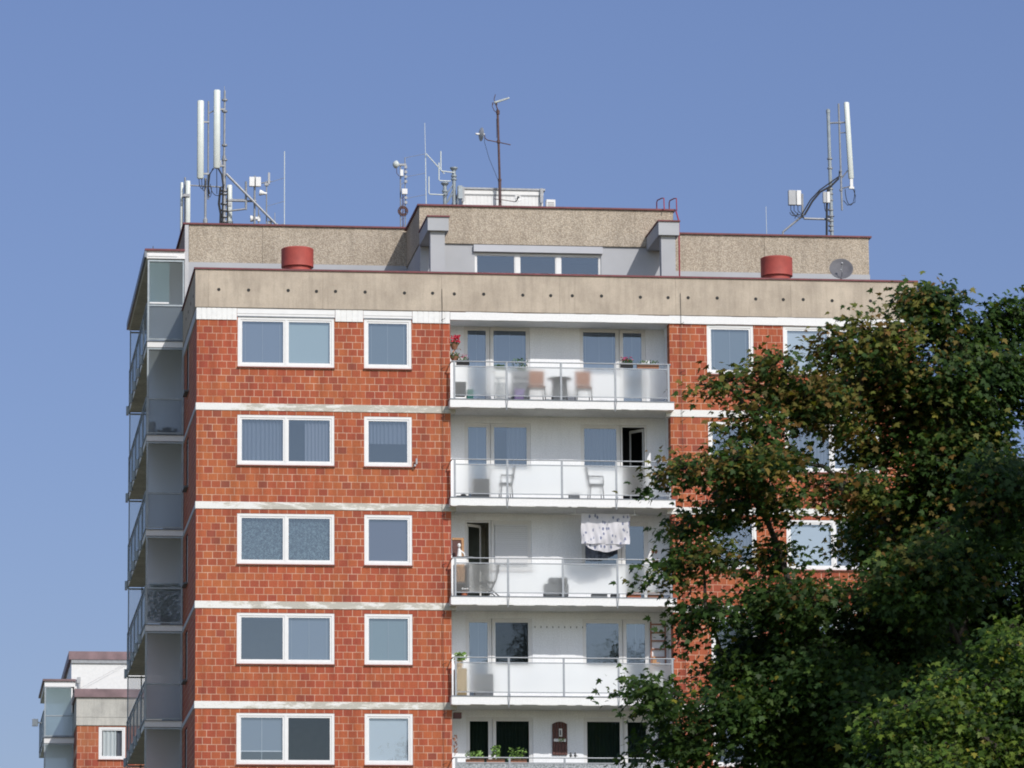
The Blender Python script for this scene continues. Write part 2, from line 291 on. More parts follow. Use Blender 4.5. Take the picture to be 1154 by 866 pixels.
# ------------------------------------------------------------------ mesh helpers
ORIG = {}
class MB:
    """collects boxes, bars and lathes in world coordinates; build() links them as ONE mesh"""
    def __init__(s): s.v = []; s.f = []; s.cuts = []
    def quad(s, *p):
        i = len(s.v); s.v += [tuple(q) for q in p]; s.f.append(tuple(range(i, i+len(p)))); return s
    def box(s, x0, x1, y0, y1, z0, z1):
        s.cuts.append((len(s.v), len(s.f)))
        i = len(s.v)
        s.v += [(x0, y0, z0), (x1, y0, z0), (x1, y1, z0), (x0, y1, z0), (x0, y0, z1), (x1, y0, z1), (x1, y1, z1), (x0, y1, z1)]
        for q in ((0, 3, 2, 1), (4, 5, 6, 7), (0, 1, 5, 4), (1, 2, 6, 5), (2, 3, 7, 6), (3, 0, 4, 7)): s.f.append(tuple(i+k for k in q))
        return s
    def tube(s, pts, r, n=8, r1=None, cap=True):
        s.cuts.append((len(s.v), len(s.f)))
        pts = [Vector(p) for p in pts]; rings = []
        m = len(pts)
        for k, p in enumerate(pts):
            d = (pts[min(k+1, m-1)] - pts[max(k-1, 0)]).normalized()
            a = d.cross(Vector((0, 0, 1)) if abs(d.z) < .9 else Vector((1, 0, 0))).normalized(); b = d.cross(a)
            rr = r if r1 is None else r + (r1-r)*k/(m-1)
            i = len(s.v); s.v += [tuple(p + a*rr*cos(2*pi*j/n) + b*rr*sin(2*pi*j/n)) for j in range(n)]; rings.append(i)
        for a, b in zip(rings, rings[1:]):
            for j in range(n): s.f.append((a+j, a+(j+1) % n, b+(j+1) % n, b+j))
        if cap: s.f.append(tuple(rings[0]+j for j in range(n))[::-1]); s.f.append(tuple(rings[-1]+j for j in range(n)))
        return s
    def lathe(s, c, prof, axis=(0, 0, 1), n=20):
        """prof: (radius, height along axis)"""
        s.cuts.append((len(s.v), len(s.f)))
        ax = Vector(axis).normalized(); a = ax.cross(Vector((0, 0, 1)) if abs(ax.z) < .9 else Vector((1, 0, 0))).normalized(); b = ax.cross(a); c = Vector(c)
        rings = []
        for r, h in prof:
            i = len(s.v); s.v += [tuple(c + ax*h + a*r*cos(2*pi*j/n) + b*r*sin(2*pi*j/n)) for j in range(n)]; rings.append(i)
        for p, q in zip(rings, rings[1:]):
            for j in range(n): s.f.append((p+j, p+(j+1) % n, q+(j+1) % n, q+j))
        s.f.append(tuple(rings[0]+j for j in range(n))[::-1]); s.f.append(tuple(rings[-1]+j for j in range(n)))
        return s
    def capsule(s, x, y, z0, z1, w, d, tilt=0, n=12):
        """panel antenna body: rounded-front prism, a bit bevelled at the ends"""
        rings = []
        for z, k in ((z0, .8), (z0+.03, 1), (z1-.03, 1), (z1, .8)):
            dx = tilt*(z-z0)/(z1-z0)
            i = len(s.v)
            for j in range(n):
                a = 2*pi*j/n; ca, sa = cos(a), sin(a)
                s.v.append((x+dx + k*w/2*math.copysign(abs(ca)**.55, ca), y + k*d/2*math.copysign(abs(sa)**.7, sa), z))
            rings.append(i)
        for p, q in zip(rings, rings[1:]):
            for j in range(n): s.f.append((p+j, p+(j+1) % n, q+(j+1) % n, q+j))
        s.f.append(tuple(rings[0]+j for j in range(n))[::-1]); s.f.append(tuple(rings[-1]+j for j in range(n)))
        return s
    def leaves(s, c, r, n, size, up=.3, flat=.6):
        for _ in range(n):
            a = random.random()*2*pi; rr = sqrt(random.random()); ph = (random.random()-.5)*2
            p = Vector(c) + Vector((r[0]*rr*cos(a), r[1]*rr*sin(a), r[2]*ph))
            d = Vector((random.gauss(0, 1), random.gauss(0, 1), random.gauss(0, 1)*flat+up)).normalized()
            e = d.orthogonal().normalized(); q = d.cross(e); sz = size*random.uniform(.6, 1.2)
            s.quad(p - e*sz*.5, p + q*sz*.22, p + e*sz*.5, p - q*sz*.22)
        return s
    def build_each(s, name, mat, parent):
        """one object per bar, box or turned piece"""
        ends = s.cuts[1:] + [(len(s.v), len(s.f))]
        for (v0, f0), (v1, f1) in zip(s.cuts, ends):
            q = MB(); q.v = s.v[v0:v1]; q.f = [tuple(i-v0 for i in f) for f in s.f[f0:f1]]; q.build(name, mat, parent)
    def build(s, name, mat, parent=None, smooth=False, bevel=0):
        o0 = Vector(ORIG[parent.name]) if parent else Vector((0, 0, 0))
        me = bpy.data.meshes.new(name)
        me.from_pydata([tuple(Vector(p)-o0) for p in s.v], [], s.f); me.validate(); me.update()
        o = bpy.data.objects.new(name, me); COL.objects.link(o)
        me.materials.append(MATS[mat])
        if smooth:
            for p in me.polygons: p.use_smooth = True
            mod = o.modifiers.new('es', 'EDGE_SPLIT'); mod.split_angle = radians(40)
        if bevel:
            mod = o.modifiers.new('bevel', 'BEVEL'); mod.width = bevel; mod.segments = 2; mod.limit_method = 'ANGLE'
        if parent: o.parent = parent
        ORIG[o.name] = tuple(o0)
        return o
def thing(name, label, cat, loc, group=None):
    o = bpy.data.objects.new(name, None); COL.objects.link(o); o.empty_display_size = .3
    o.location = loc; ORIG[o.name] = tuple(loc)
    o['label'] = label; o['category'] = cat
    if group: o['group'] = group
    return o
def tag(o, label, cat, group=None):
    o['label'] = label; o['category'] = cat
    if group: o['group'] = group
    # move the origin of a one-mesh thing to its base
    vs = np.array([v.co[:] for v in o.data.vertices]); c = Vector(((vs[:, 0].min()+vs[:, 0].max())/2, (vs[:, 1].min()+vs[:, 1].max())/2, vs[:, 2].min()))
    for v in o.data.vertices: v.co -= c
    o.location = c; ORIG[o.name] = tuple(c)
    return o
def struct(o): o['kind'] = 'structure'; return o

def wall_x(mb, xs, zs, y, holes, depth=.12, xr=None, zr=None):
    """wall in the plane y with rectangular holes (x0,x1,z0,z1) and their reveals going back by depth"""
    X = sorted(set([xs[0], xs[1]] + [h[i] for h in holes for i in (0, 1)])); Z = sorted(set([zs[0], zs[1]] + [h[i] for h in holes for i in (2, 3)]))
    X = [x for x in X if xs[0] <= x <= xs[1]]; Z = [z for z in Z if zs[0] <= z <= zs[1]]
    for a, b in zip(X, X[1:]):
        for c, d in zip(Z, Z[1:]):
            mx, mz = (a+b)/2, (c+d)/2
            if any(h[0] < mx < h[1] and h[2] < mz < h[3] for h in holes): continue
            mb.quad((a, y, c), (b, y, c), (b, y, d), (a, y, d))
    for x0, x1, z0, z1 in holes:
        e = y+depth
        mb.quad((x0, y, z0), (x0, y, z1), (x0, e, z1), (x0, e, z0)); mb.quad((x1, y, z0), (x1, e, z0), (x1, e, z1), (x1, y, z1))
        mb.quad((x0, y, z0), (x0, e, z0), (x1, e, z0), (x1, y, z0)); mb.quad((x0, y, z1), (x1, y, z1), (x1, e, z1), (x0, e, z1))

# ------------------------------------------------------------------ ground
bm = MB(); bm.quad((-900, -400, 0), (900, -400, 0), (900, 1500, 0), (-900, 1500, 0)); struct(bm.build('ground', 'grass_ground'))

# ------------------------------------------------------------------ the apartment tower
B = thing('apartment_building', 'big red and orange block tower with white balconies and concrete parapet filling the photo', 'building', (10.31, 8, 0))
W = 20.62; ZB = [24.13-2.8*k for k in range(9)]
rows = [(25.18-2.8*k, 26.61-2.8*k) for k in range(6)]
WX = [(1.15, 3.88), (4.72, 6.07), (14.54, 15.89), (16.75, 19.48)]
LX0, LX1 = 7.17, 13.46
holes = [(a, b, c, d) for a, b in WX for c, d in rows] + [(LX0, LX1, 11.0, 26.63)]
m = MB(); wall_x(m, (0, W), (0, 26.85), 0, holes, .14); m.build('front_wall', 'brick_front', B)
m = MB(); m.quad((LX1-.001, .14, 11), (LX1-.001, .42, 11), (LX1-.001, .42, 26.63), (LX1-.001, .14, 26.63)); m.build('pier_return', 'brick_side', B)
m = MB()
sh = [(3.75, 4.65, c, d) for c, d in rows]
Y = [0, 3.75, 4.65, 6.1]
for a, b in zip(Y, Y[1:]):
    zz = [0] + sorted([z for c, d in rows for z in (c, d)]) + [26.85]
    for c, d in zip(zz, zz[1:]):
        if a == 3.75 and any(r0 < (c+d)/2 < r1 for r0, r1 in rows): continue
        m.quad((0, a, c), (0, a, d), (0, b, d), (0, b, c))
m.build('side_wall', 'brick_side', B)
m = MB(); m.quad((W, 0, 0), (W, 6.1, 0), (W, 6.1, 26.85), (W, 0, 26.85)); m.build('side_wall', 'brick_side', B)
for k, (c, d) in enumerate(rows):
    f = MB(); f.box(.03, .09, 3.75, 3.82, c, d).box(.03, .09, 4.58, 4.65, c, d).box(.03, .09, 3.82, 4.58, c, c+.07).box(.03, .09, 3.82, 4.58, d-.07, d)
    fo = f.build('window', 'pvc_grey', B); p = MB(); p.quad((.07, 3.8, c), (.07, 3.8, d), (.07, 4.6, d), (.07, 4.6, c)); p.build('pane', 'glass_dark', fo)
    s = MB(); s.box(-.12, .03, 3.7, 4.7, c-.07, c-.02); s.build('sill', 'dark_metal', fo)

# painted bands
for k, z in enumerate(ZB):
    m = MB(); m.box(-.02, 7.31, -.022, .3, z-.2, z); m.build('floor_band', 'peeling_paint', B)
    m = MB(); m.box(13.34, W+.02, -.022, .3, z-.2, z); m.build('floor_band', 'peeling_paint', B)
    m = MB(); m.box(-.018, .2, .3, 6.1, z-.16, z-.03); m.build('floor_band', 'light_grey_paint', B)
# front block: parapet with panel joints, drain holes and red cap
m = MB()
J = [0, .32, 3.55, 6.93, 10.31, 13.65, 16.99, 20.3, W]
for a, b in zip(J, J[1:]):
    m.box(a+(.004 if a else -.05), b-(.004 if b < W else -.05), -.05, .14, 26.86+.003*(J.index(a) % 2), 27.94)
m.box(.0, W, -.04, .13, 26.9, 27.93)
m.box(-.045, .14, .142, 6.1, 26.86, 27.94); m.box(W-.14, W+.045, .142, 6.1, 26.86, 27.94)
m.build('parapet', 'concrete', B)
hm = []
for j0 in (-.0+.25, 3.55, 6.93, 10.31, 13.65, 16.99):
    for dx in (.36, 1.2, 2.32, 3.12):
        hm.append(j0+dx)
for x in hm:
    m = MB(); m.lathe((x, -.056, 27.37 + random.uniform(-.01, .01)), [(.048, 0), (.048, .05)], (0, 1, 0), 12); m.build('drain_hole', 'dark_room', B)
for y in (1., 2.1, 3.3, 4.4): m = MB(); m.lathe((-.052, y, 27.37), [(.048, 0), (.048, .05)], (1, 0, 0), 12); m.build('drain_hole', 'dark_room', B)
m = MB(); m.box(-.09, W+.09, -.09, .19, 27.942, 27.99).box(-.09, .19, .19, 6.1, 27.943, 27.988).box(W-.19, W+.09, .19, 6.1, 27.943, 27.988); m.build('parapet_cap', 'red_cap', B)
m = MB(); m.quad((.1, .1, 27.4), (W-.1, .1, 27.4), (W-.1, 6.2, 27.4), (.1, 6.2, 27.4)); m.build('roof', 'roof_felt', B)
# white tile blocks and lintels under the parapet
for a, b in ((-.02, 1.13), (3.90, 4.70), (6.09, 7.17)):
    m = MB(); n = max(3, int((b-a)/.14)); w = (b-a)/n
    for i in range(n): m.box(a+i*w+.008, a+(i+1)*w-.008, -.03, .05, 26.51, 26.845)
    m.box(a+.005, b-.005, -.018, .04, 26.515, 26.84); m.build('tile_block', 'white_tile', B)
m = MB(); m.box(-.03, .05, .05, 6.1, 26.55, 26.84); m.build('tile_block', 'light_grey_paint', B)
for a, b in ((1.13, 3.9), (4.7, 6.09)):
    m = MB(); m.box(a+.004, b-.004, -.014, .02, 26.604, 26.628); m.build('drip_edge', 'flashing', B)
    m = MB(); m.box(a+.004, b-.004, -.02, .1, 26.70, 26.845).box(a+.004, b-.004, -.008, .1, 26.632, 26.70); m.build('window_head', 'pvc', B)
m = MB()
for i in range(30):
    a = 7.17+(W+.02-7.17)*i/30; b = 7.17+(W+.02-7.17)*(i+1)/30
    m.box(a, b, -.045, .12, 26.62+random.uniform(-.004, .004), 26.845+random.uniform(-.012, .006))
m.build('lintel', 'white_slab', B)

# ---- windows
def pleats(x0, x1, y, z0, z1, amp=.018, wl=.11, n=None):
    m = MB(); n = n or max(6, int((x1-x0)/.018)); ph = random.random()*6
    pts = []
    for i in range(n+1):
        x = x0+(x1-x0)*i/n; pts.append((x, y+amp*sin(x/wl*2*pi+ph+1.5*sin(x*5+ph))))
    for (xa, ya), (xb, yb) in zip(pts, pts[1:]): m.quad((xa, ya, z0), (xb, yb, z0), (xb, yb, z1), (xa, ya, z1))
    return m
def cover(kind, x0, x1, z0, z1, y, parent):
    yc = y+.09
    if kind in ('blind', 'blind_dark', 'blind_green'):
        m = MB(); m.quad((x0, yc, z0), (x1, yc, z0), (x1, yc, z1), (x0, yc, z1)); m.build('blind', kind, parent)
        m = MB(); w = x1-x0
        for f in ((.5,) if w < .5 else (.08, .5, .92)): m.box(x0+w*f-.004, x0+w*f+.004, yc-.012, yc-.006, z0, z1)
        m.build('blind_cord', 'box_grey', parent)
    elif kind == 'shutter':
        m = MB(); k = 0; z = z0+.08
        while z < z1: m.box(x0, x1, y-.035, y-.02, z, min(z+.052, z1)); z += .057
        m.build('roller_shutter', 'shutter', parent)
    elif kind in ('sheer', 'lace', 'thick_curtain', 'reflection_curtain', 'lilac_curtain'):
        pleats(x0-.02, x1+.02, yc+.03, z0-.05, z1, .02 if kind != 'lace' else .008).build('curtain', kind, parent)
    elif kind == 'half':
        pleats(x0-.02, x1+.02, yc+.03, z0+(z1-z0)*.46, z1, .02).build('curtain', 'sheer', parent)
    elif kind == 'right_curtain':
        pleats(x0+(x1-x0)*.4, x1+.02, yc+.03, z0-.05, z1, .02).build('curtain', 'thick_curtain', parent)
    elif kind == 'left_curtain':
        pleats(x0-.02, x0+(x1-x0)*.4, yc+.03, z0-.05, z1, .02).build('curtain', 'thick_curtain', parent)
    elif kind in ('white_roller', 'pale_blind', 'lilac_blind'):
        m = MB(); m.quad((x0-.01, yc, z0), (x1+.01, yc, z0), (x1+.01, yc, z1), (x0-.01, yc, z1)); m.build('roller_blind', kind, parent)
    elif kind == 'raised_blind':
        m = MB(); m.quad((x0, yc, z0+(z1-z0)*.22), (x1, yc, z0+(z1-z0)*.22), (x1, yc, z1), (x0, yc, z1)); m.build('blind', 'blind', parent)
        m = MB(); m.box(x0, x1, yc-.01, yc+.01, z0+(z1-z0)*.2, z0+(z1-z0)*.22); m.box(x0+(x1-x0)*.5, x0+(x1-x0)*.5+.008, yc-.015, yc-.005, z0, z1); m.build('blind_cord', 'box_white', parent)
def window(x0, x1, z0, z1, y, covers, parent, fw=.075, sw=.05, sill='sill', room=True, glass='glass', mat='pvc', splits=None, mull=.06):
    n = len(covers); f = MB()
    f.box(x0, x1, y, y+.07, z0, z0+fw).box(x0, x1, y, y+.07, z1-fw, z1).box(x0, x0+fw, y, y+.07, z0+fw, z1-fw).box(x1-fw, x1, y, y+.07, z0+fw, z1-fw)
    ed = [x0+fw + (x1-x0-2*fw)*k/n for k in range(n+1)] if splits is None else splits
    for e in ed[1:-1]: f.box(e-mull/2, e+mull/2, y+.002, y+.07, z0+fw, z1-fw)
    fo = f.build('window', mat, parent)
    s = MB()
    for i in range(n):
        a = ed[i]+(mull/2 if i else 0); b = ed[i+1]-(mull/2 if i < n-1 else 0); c = z0+fw; d = z1-fw
        s.box(a+.002, b-.002, y+.015, y+.06, c+.002, c+sw).box(a+.002, b-.002, y+.015, y+.06, d-sw, d-.002).box(a+.002, a+sw, y+.015, y+.06, c+sw, d-sw).box(b-sw, b-.002, y+.015, y+.06, c+sw, d-sw)
        p = MB(); p.quad((a+sw-.005, y+.035, c+sw-.005), (b-sw+.005, y+.035, c+sw-.005), (b-sw+.005, y+.035, d-sw+.005), (a+sw-.005, y+.035, d-sw+.005))
        g = glass
        if covers[i].endswith('*'): g = 'glass_dark'
        p.build('pane', g, fo)
        cover(covers[i].rstrip('*'), a+sw, b-sw, c+sw, d-sw, y, fo)
    s.build('sash', mat, fo)
    if sill:
        q = MB(); q.box(x0-.02, x1+.02, y-.075, y+.02, z0-.035, z0-.004); q.build('sill', sill, fo)
    if room:
        r = MB(); yb = y+1.3; ya = y+.08
        r.quad((x0, yb, z0), (x1, yb, z0), (x1, yb, z1), (x0, yb, z1)).quad((x0, ya, z0), (x0, yb, z0), (x0, yb, z1), (x0, ya, z1)).quad((x1, ya, z0), (x1, ya, z1), (x1, yb, z1), (x1, yb, z0))
        r.quad((x0, ya, z0), (x1, ya, z0), (x1, yb, z0), (x0, yb, z0)).quad((x0, ya, z1), (x0, yb, z1), (x1, yb, z1), (x1, ya, z1))
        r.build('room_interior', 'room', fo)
    return fo
CV = {0: [['blind', 'pale_blind'], ['sheer', 'right_curtain'], ['lace', 'lace'], ['dark', 'blind'], ['raised_blind', 'dark*'], ['blind', 'blind']],
      1: [['blind_dark'], ['half'], ['lilac_blind'], ['blind_green'], ['white_roller'], ['blind']],
      2: [['blind_dark'], ['sheer'], ['sheer'], ['left_curtain*'], ['blind'], ['blind']],
      3: [['white_roller', 'white_roller'], ['sheer', 'blind'], ['white_roller', 'thick_curtain'], ['blind', 'dark'], ['blind_green', 'blind'], ['blind', 'blind']]}
for wi, (a, b) in enumerate(WX):
    for k, (c, d) in enumerate(rows):
        window(a+.003, b-.003, c+.003, d-.003, .012, CV[wi][k], B)

# ---- loggias
SL = [24.28-2.8*k for k in range(5)]
LH = [(7.68, 9.58), (11.02, 12.93)]
lg_holes = []
for z in SL:
    lg_holes += [(7.68, 8.43, z+.06, z+2.36), (8.43, 9.58, z+.93, z+2.36), (11.02, 12.17, z+.93, z+2.36), (12.17, 12.93, z+.06, z+2.36)]
m = MB(); wall_x(m, (LX0, LX1), (11, 26.9), 1.0, lg_holes, .1)
m.quad((LX0-.0, .14, 11), (LX0, 1.0, 11), (LX0, 1.0, 26.63), (LX0, .14, 26.63)); m.quad((LX1, .42, 11), (LX1, 1.0, 11), (LX1, 1.0, 26.63), (LX1, .42, 26.63))
m.quad((LX0, 0.1, 26.63), (LX1, 0.1, 26.63), (LX1, 1., 26.63), (LX0, 1., 26.63))
m.build('loggia_wall', 'white_plaster', B)
LC = [[('blind', 'blind'), ('blind', 'blind')], [('blind', 'right_curtain'), ('sheer', 'open')], [('open', 'shutter'), ('left_curtain', 'dark')],
      [('blind', 'dark*'), ('dark', 'blind')], [('reflection_curtain*', 'reflection_curtain*'), ('reflection_curtain*', 'reflection_curtain*')]]
for k, z in enumerate(SL):
    for side in (0, 1):
        (d0, d1), (w0, w1) = [((7.68, 8.43), (8.43, 9.58)), ((12.17, 12.93), (11.02, 12.17))][side]
        cd, cw = LC[k][side] if side == 0 else (LC[k][side][1], LC[k][side][0])
        window(w0+.003, w1-.003, z+.933, z+2.357, 1.03, [cw], B, .06, .045, sill=('brown_frame' if cw == 'shutter' else None))
        if cd != 'open': window(d0+.003, d1-.003, z+.063, z+2.357, 1.03, [cd], B, .06, .05, sill=None)
        else:
            f = MB(); f.box(d0+.003, d1-.003, 1.03, 1.1, z+.063, z+.12).box(d0+.003, d1-.003, 1.03, 1.1, z+2.3, z+2.357).box(d0+.003, d0+.06, 1.03, 1.1, z+.12, z+2.3).box(d1-.06, d1-.003, 1.03, 1.1, z+.12, z+2.3)
            fo = f.build('door_frame', 'pvc', B)
            r = MB(); r.quad((d0, 2.4, z), (d1, 2.4, z), (d1, 2.4, z+2.4), (d0, 2.4, z+2.4)).quad((d0, 1.11, z), (d0, 2.4, z), (d0, 2.4, z+2.4), (d0, 1.11, z+2.4)).quad((d1, 1.11, z), (d1, 1.11, z+2.4), (d1, 2.4, z+2.4), (d1, 2.4, z))
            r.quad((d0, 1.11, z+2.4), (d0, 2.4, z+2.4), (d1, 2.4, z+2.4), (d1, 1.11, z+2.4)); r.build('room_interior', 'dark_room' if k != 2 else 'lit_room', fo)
            # leaf swung inwards about the outer jamb
            hx, sg = (d0+.07, 1) if side == 0 else (d1-.07, -1)
            an = radians(52) if side else radians(38); Ln = .56
            def P(u, w, zz): return (hx+sg*(u*cos(an))-sg*w*sin(an)*0, 1.10+u*sin(an)+w, zz)
            lf = MB()
            for u0, u1, a0, a1 in ((0, .06, .12, 2.28), (Ln-.06, Ln, .12, 2.28), (.06, Ln-.06, .12, .22), (.06, Ln-.06, 2.2, 2.28)):
                v = [P(u0, 0, z+a0), P(u1, 0, z+a0), P(u1, .05, z+a0), P(u0, .05, z+a0), P(u0, 0, z+a1), P(u1, 0, z+a1), P(u1, .05, z+a1), P(u0, .05, z+a1)]
                i = len(lf.v); lf.v += v
                for q in ((0, 3, 2, 1), (4, 5, 6, 7), (0, 1, 5, 4), (1, 2, 6, 5), (2, 3, 7, 6), (3, 0, 4, 7)): lf.f.append(tuple(i+t for t in q))
            do = lf.build('balcony_door', 'pvc', B)
            g = MB(); g.quad(P(.06, .02, z+.22), P(Ln-.06, .02, z+.22), P(Ln-.06, .02, z+2.2), P(.06, .02, z+2.2)); g.build('pane', 'glass_dark', do)
# loggia slabs with railing, glass panels, rods
PX = [7.24, 8.73, 10.28, 11.83, 13.36]
for k, z in enumerate(SL + [10.28]):
    m = MB(); m.box(7.11, 13.50, -.42, 1.0, z-.235, z-.02)
    o = m.build('balcony', 'white_slab', B)
    m = MB(); m.box(7.10, 13.51, -.435, .9, z-.018, z+.006); m.build('flashing', 'flashing', o)
    m = MB(); xx = 7.14
    while xx < 13.3:
        ww = random.uniform(.15, .7); m.box(xx, min(xx+ww, 13.47), -.417, -.38, z-.235-random.uniform(.006, .02), z-.234); xx += ww+random.uniform(.02, .5)
    m.build_each('drip_edge', 'soffit', o)
    m = MB(); m.quad((7.18, -.38, z-.238), (7.18, .99, z-.238), (13.44, .99, z-.238), (13.44, -.38, z-.238)); m.build('ceiling', 'soffit', o)
    r = MB()
    for i, x in enumerate(PX): r.box(x-.028, x+.028, -.375, -.335, z+.01, z+1.07)
    r.tube([(7.17, -.355, z+1.085), (13.42, -.355, z+1.085)], .018); r.box(7.26, 13.34, -.37, -.345, z+.925, z+.955); r.box(7.26, 13.34, -.37, -.345, z+.10, z+.125)
    r.tube([(7.17, -.355, z+1.085), (7.17, .0, z+1.085)], .018); r.tube([(13.42, -.355, z+1.085), (13.45, .0, z+1.085)], .018)
    for x in (8.73, 11.83): r.tube([(x-.04, -.44, z+.06), (x-.02, -.44, z-.32)], .008); r.tube([(x+.03, -.44, z+.06), (x-.02, -.44, z-.32)], .008)
    r.build('railing', 'rail_metal', o)
    for a, b in zip(PX, PX[1:]):
        g = MB(); g.quad((a+.028, -.352, z+.13), (b-.028, -.352, z+.13), (b-.028, -.352, z+.92), (a+.028, -.352, z+.92))
        g.build('glass_panel', 'frosted' if k < 4 else 'patterned_panel', o)

# ---- wing (set back 6.1 m), middle block and fins
ZT = 30.55
m = MB()
for a, b in ((.12, 2.3), (2.3, 6.6), (14.0, 17.4), (17.4, W-.02)): m.box(a+.006, b-.006, 6.1, 6.35, 29.42, ZT)
m.box(.12, W-.02, 6.12, 6.33, 29.44, ZT-.01)
m.box(0.002, .25, 6.36, 17.45, 29.42, ZT); m.box(W-.25, W, 6.36, 17.45, 29.42, ZT); m.box(.25, W-.25, 17.2, 17.45, 29.42, ZT)
m.build('upper_parapet', 'pebble', B)
m = MB(); m.box(0, .112, 6.06, 6.35, 27.99, ZT-.02); m.box(-.03, 0, 6.07, 6.3, 29.35, 29.4); m.build('corner_pillar', 'smooth_concrete', B)
m = MB(); m.box(.11, W-.12, 6.16, 6.3, 27.3, 29.43); m.build('upper_wall', 'light_grey_paint', B)
m = MB(); m.box(-.06, W+.06, 6.04, 6.42, ZT+.002, ZT+.05).box(-.06, .3, 6.42, 17.5, ZT+.003, ZT+.048).box(W-.3, W+.06, 6.42, 17.5, ZT+.003, ZT+.048).box(.3, W-.3, 17.15, 17.5, ZT+.003, ZT+.048); m.build('parapet_cap', 'red_cap', B)
m = MB(); m.box(.2, W-.2, 6.3, 17.3, 30.0, 30.3); m.build('roof', 'roof_felt', B)
m = MB(); m.box(.004, W-.004, 6.1, 17.44, 0, 29.42); m.build('rear_wall', 'grey_paint', B)
MX0, MX1 = 6.58, 14.04
m = MB(); Zm = 30.46
for a, b in ((MX0, 7.2), (7.2, 10.0), (10.0, 12.9), (12.9, MX1)): m.box(a+.003, b-.003, 2.5, 2.75, 29.37, Zm)
m.box(MX0+.01, MX1-.01, 2.51, 2.7, 29.40, Zm-.01)
m.box(MX0, MX0+.25, 2.755, 6.1, 29.37, Zm); m.box(MX1-.25, MX1, 2.755, 6.1, 29.37, Zm); m.build('upper_parapet', 'pebble', B)
m = MB(); m.box(MX0-.06, MX1+.06, 2.44, 2.85, Zm+.002, Zm+.05).box(MX0-.06, MX0+.3, 2.85, 6.03, Zm+.003, Zm+.048).box(MX1-.3, MX1+.06, 2.85, 6.03, Zm+.003, Zm+.048); m.build('parapet_cap', 'red_cap', B)
m = MB(); m.box(MX0+.2, MX1-.2, 2.7, 6.3, 30.0, 30.25); m.build('roof', 'roof_felt', B)
m = MB(); wall_x(m, (MX0+.03, MX1-.03), (27.3, 29.37), 2.56, [(8.2, 11.9, 28.2, 29.12)], .12)
m.quad((MX0+.03, 2.56, 27.3), (MX0+.03, 2.56, 29.37), (MX0+.03, 6.2, 29.37), (MX0+.03, 6.2, 27.3)); m.quad((MX1-.03, 2.56, 27.3), (MX1-.03, 6.2, 27.3), (MX1-.03, 6.2, 29.37), (MX1-.03, 2.56, 29.37))
m.build('upper_wall', 'grey_paint', B)
m = MB(); m.box(8.16, 11.94, 2.46, 2.56, 29.14, 29.34); m.build('shutter_box', 'light_grey_paint', B)
window(8.203, 11.897, 28.203, 29.117, 2.6, ['dark', 'dark', 'dark'], B, .045, .025, sill=None, mull=.13)
for x0 in (6.58, 13.24):
    m = MB(); m.box(x0, x0+.6, .3, 2.5, 29.27, 29.66); m.box(x0+.09, x0+.5, .42, .72, 27.3, 29.27); o = m.build('roof_fin', 'grey_paint', B)
    m = MB(); m.box(x0-.03, x0+.63, .26, 2.5, 29.662, 29.70); m.build('cap', 'red_cap', o)

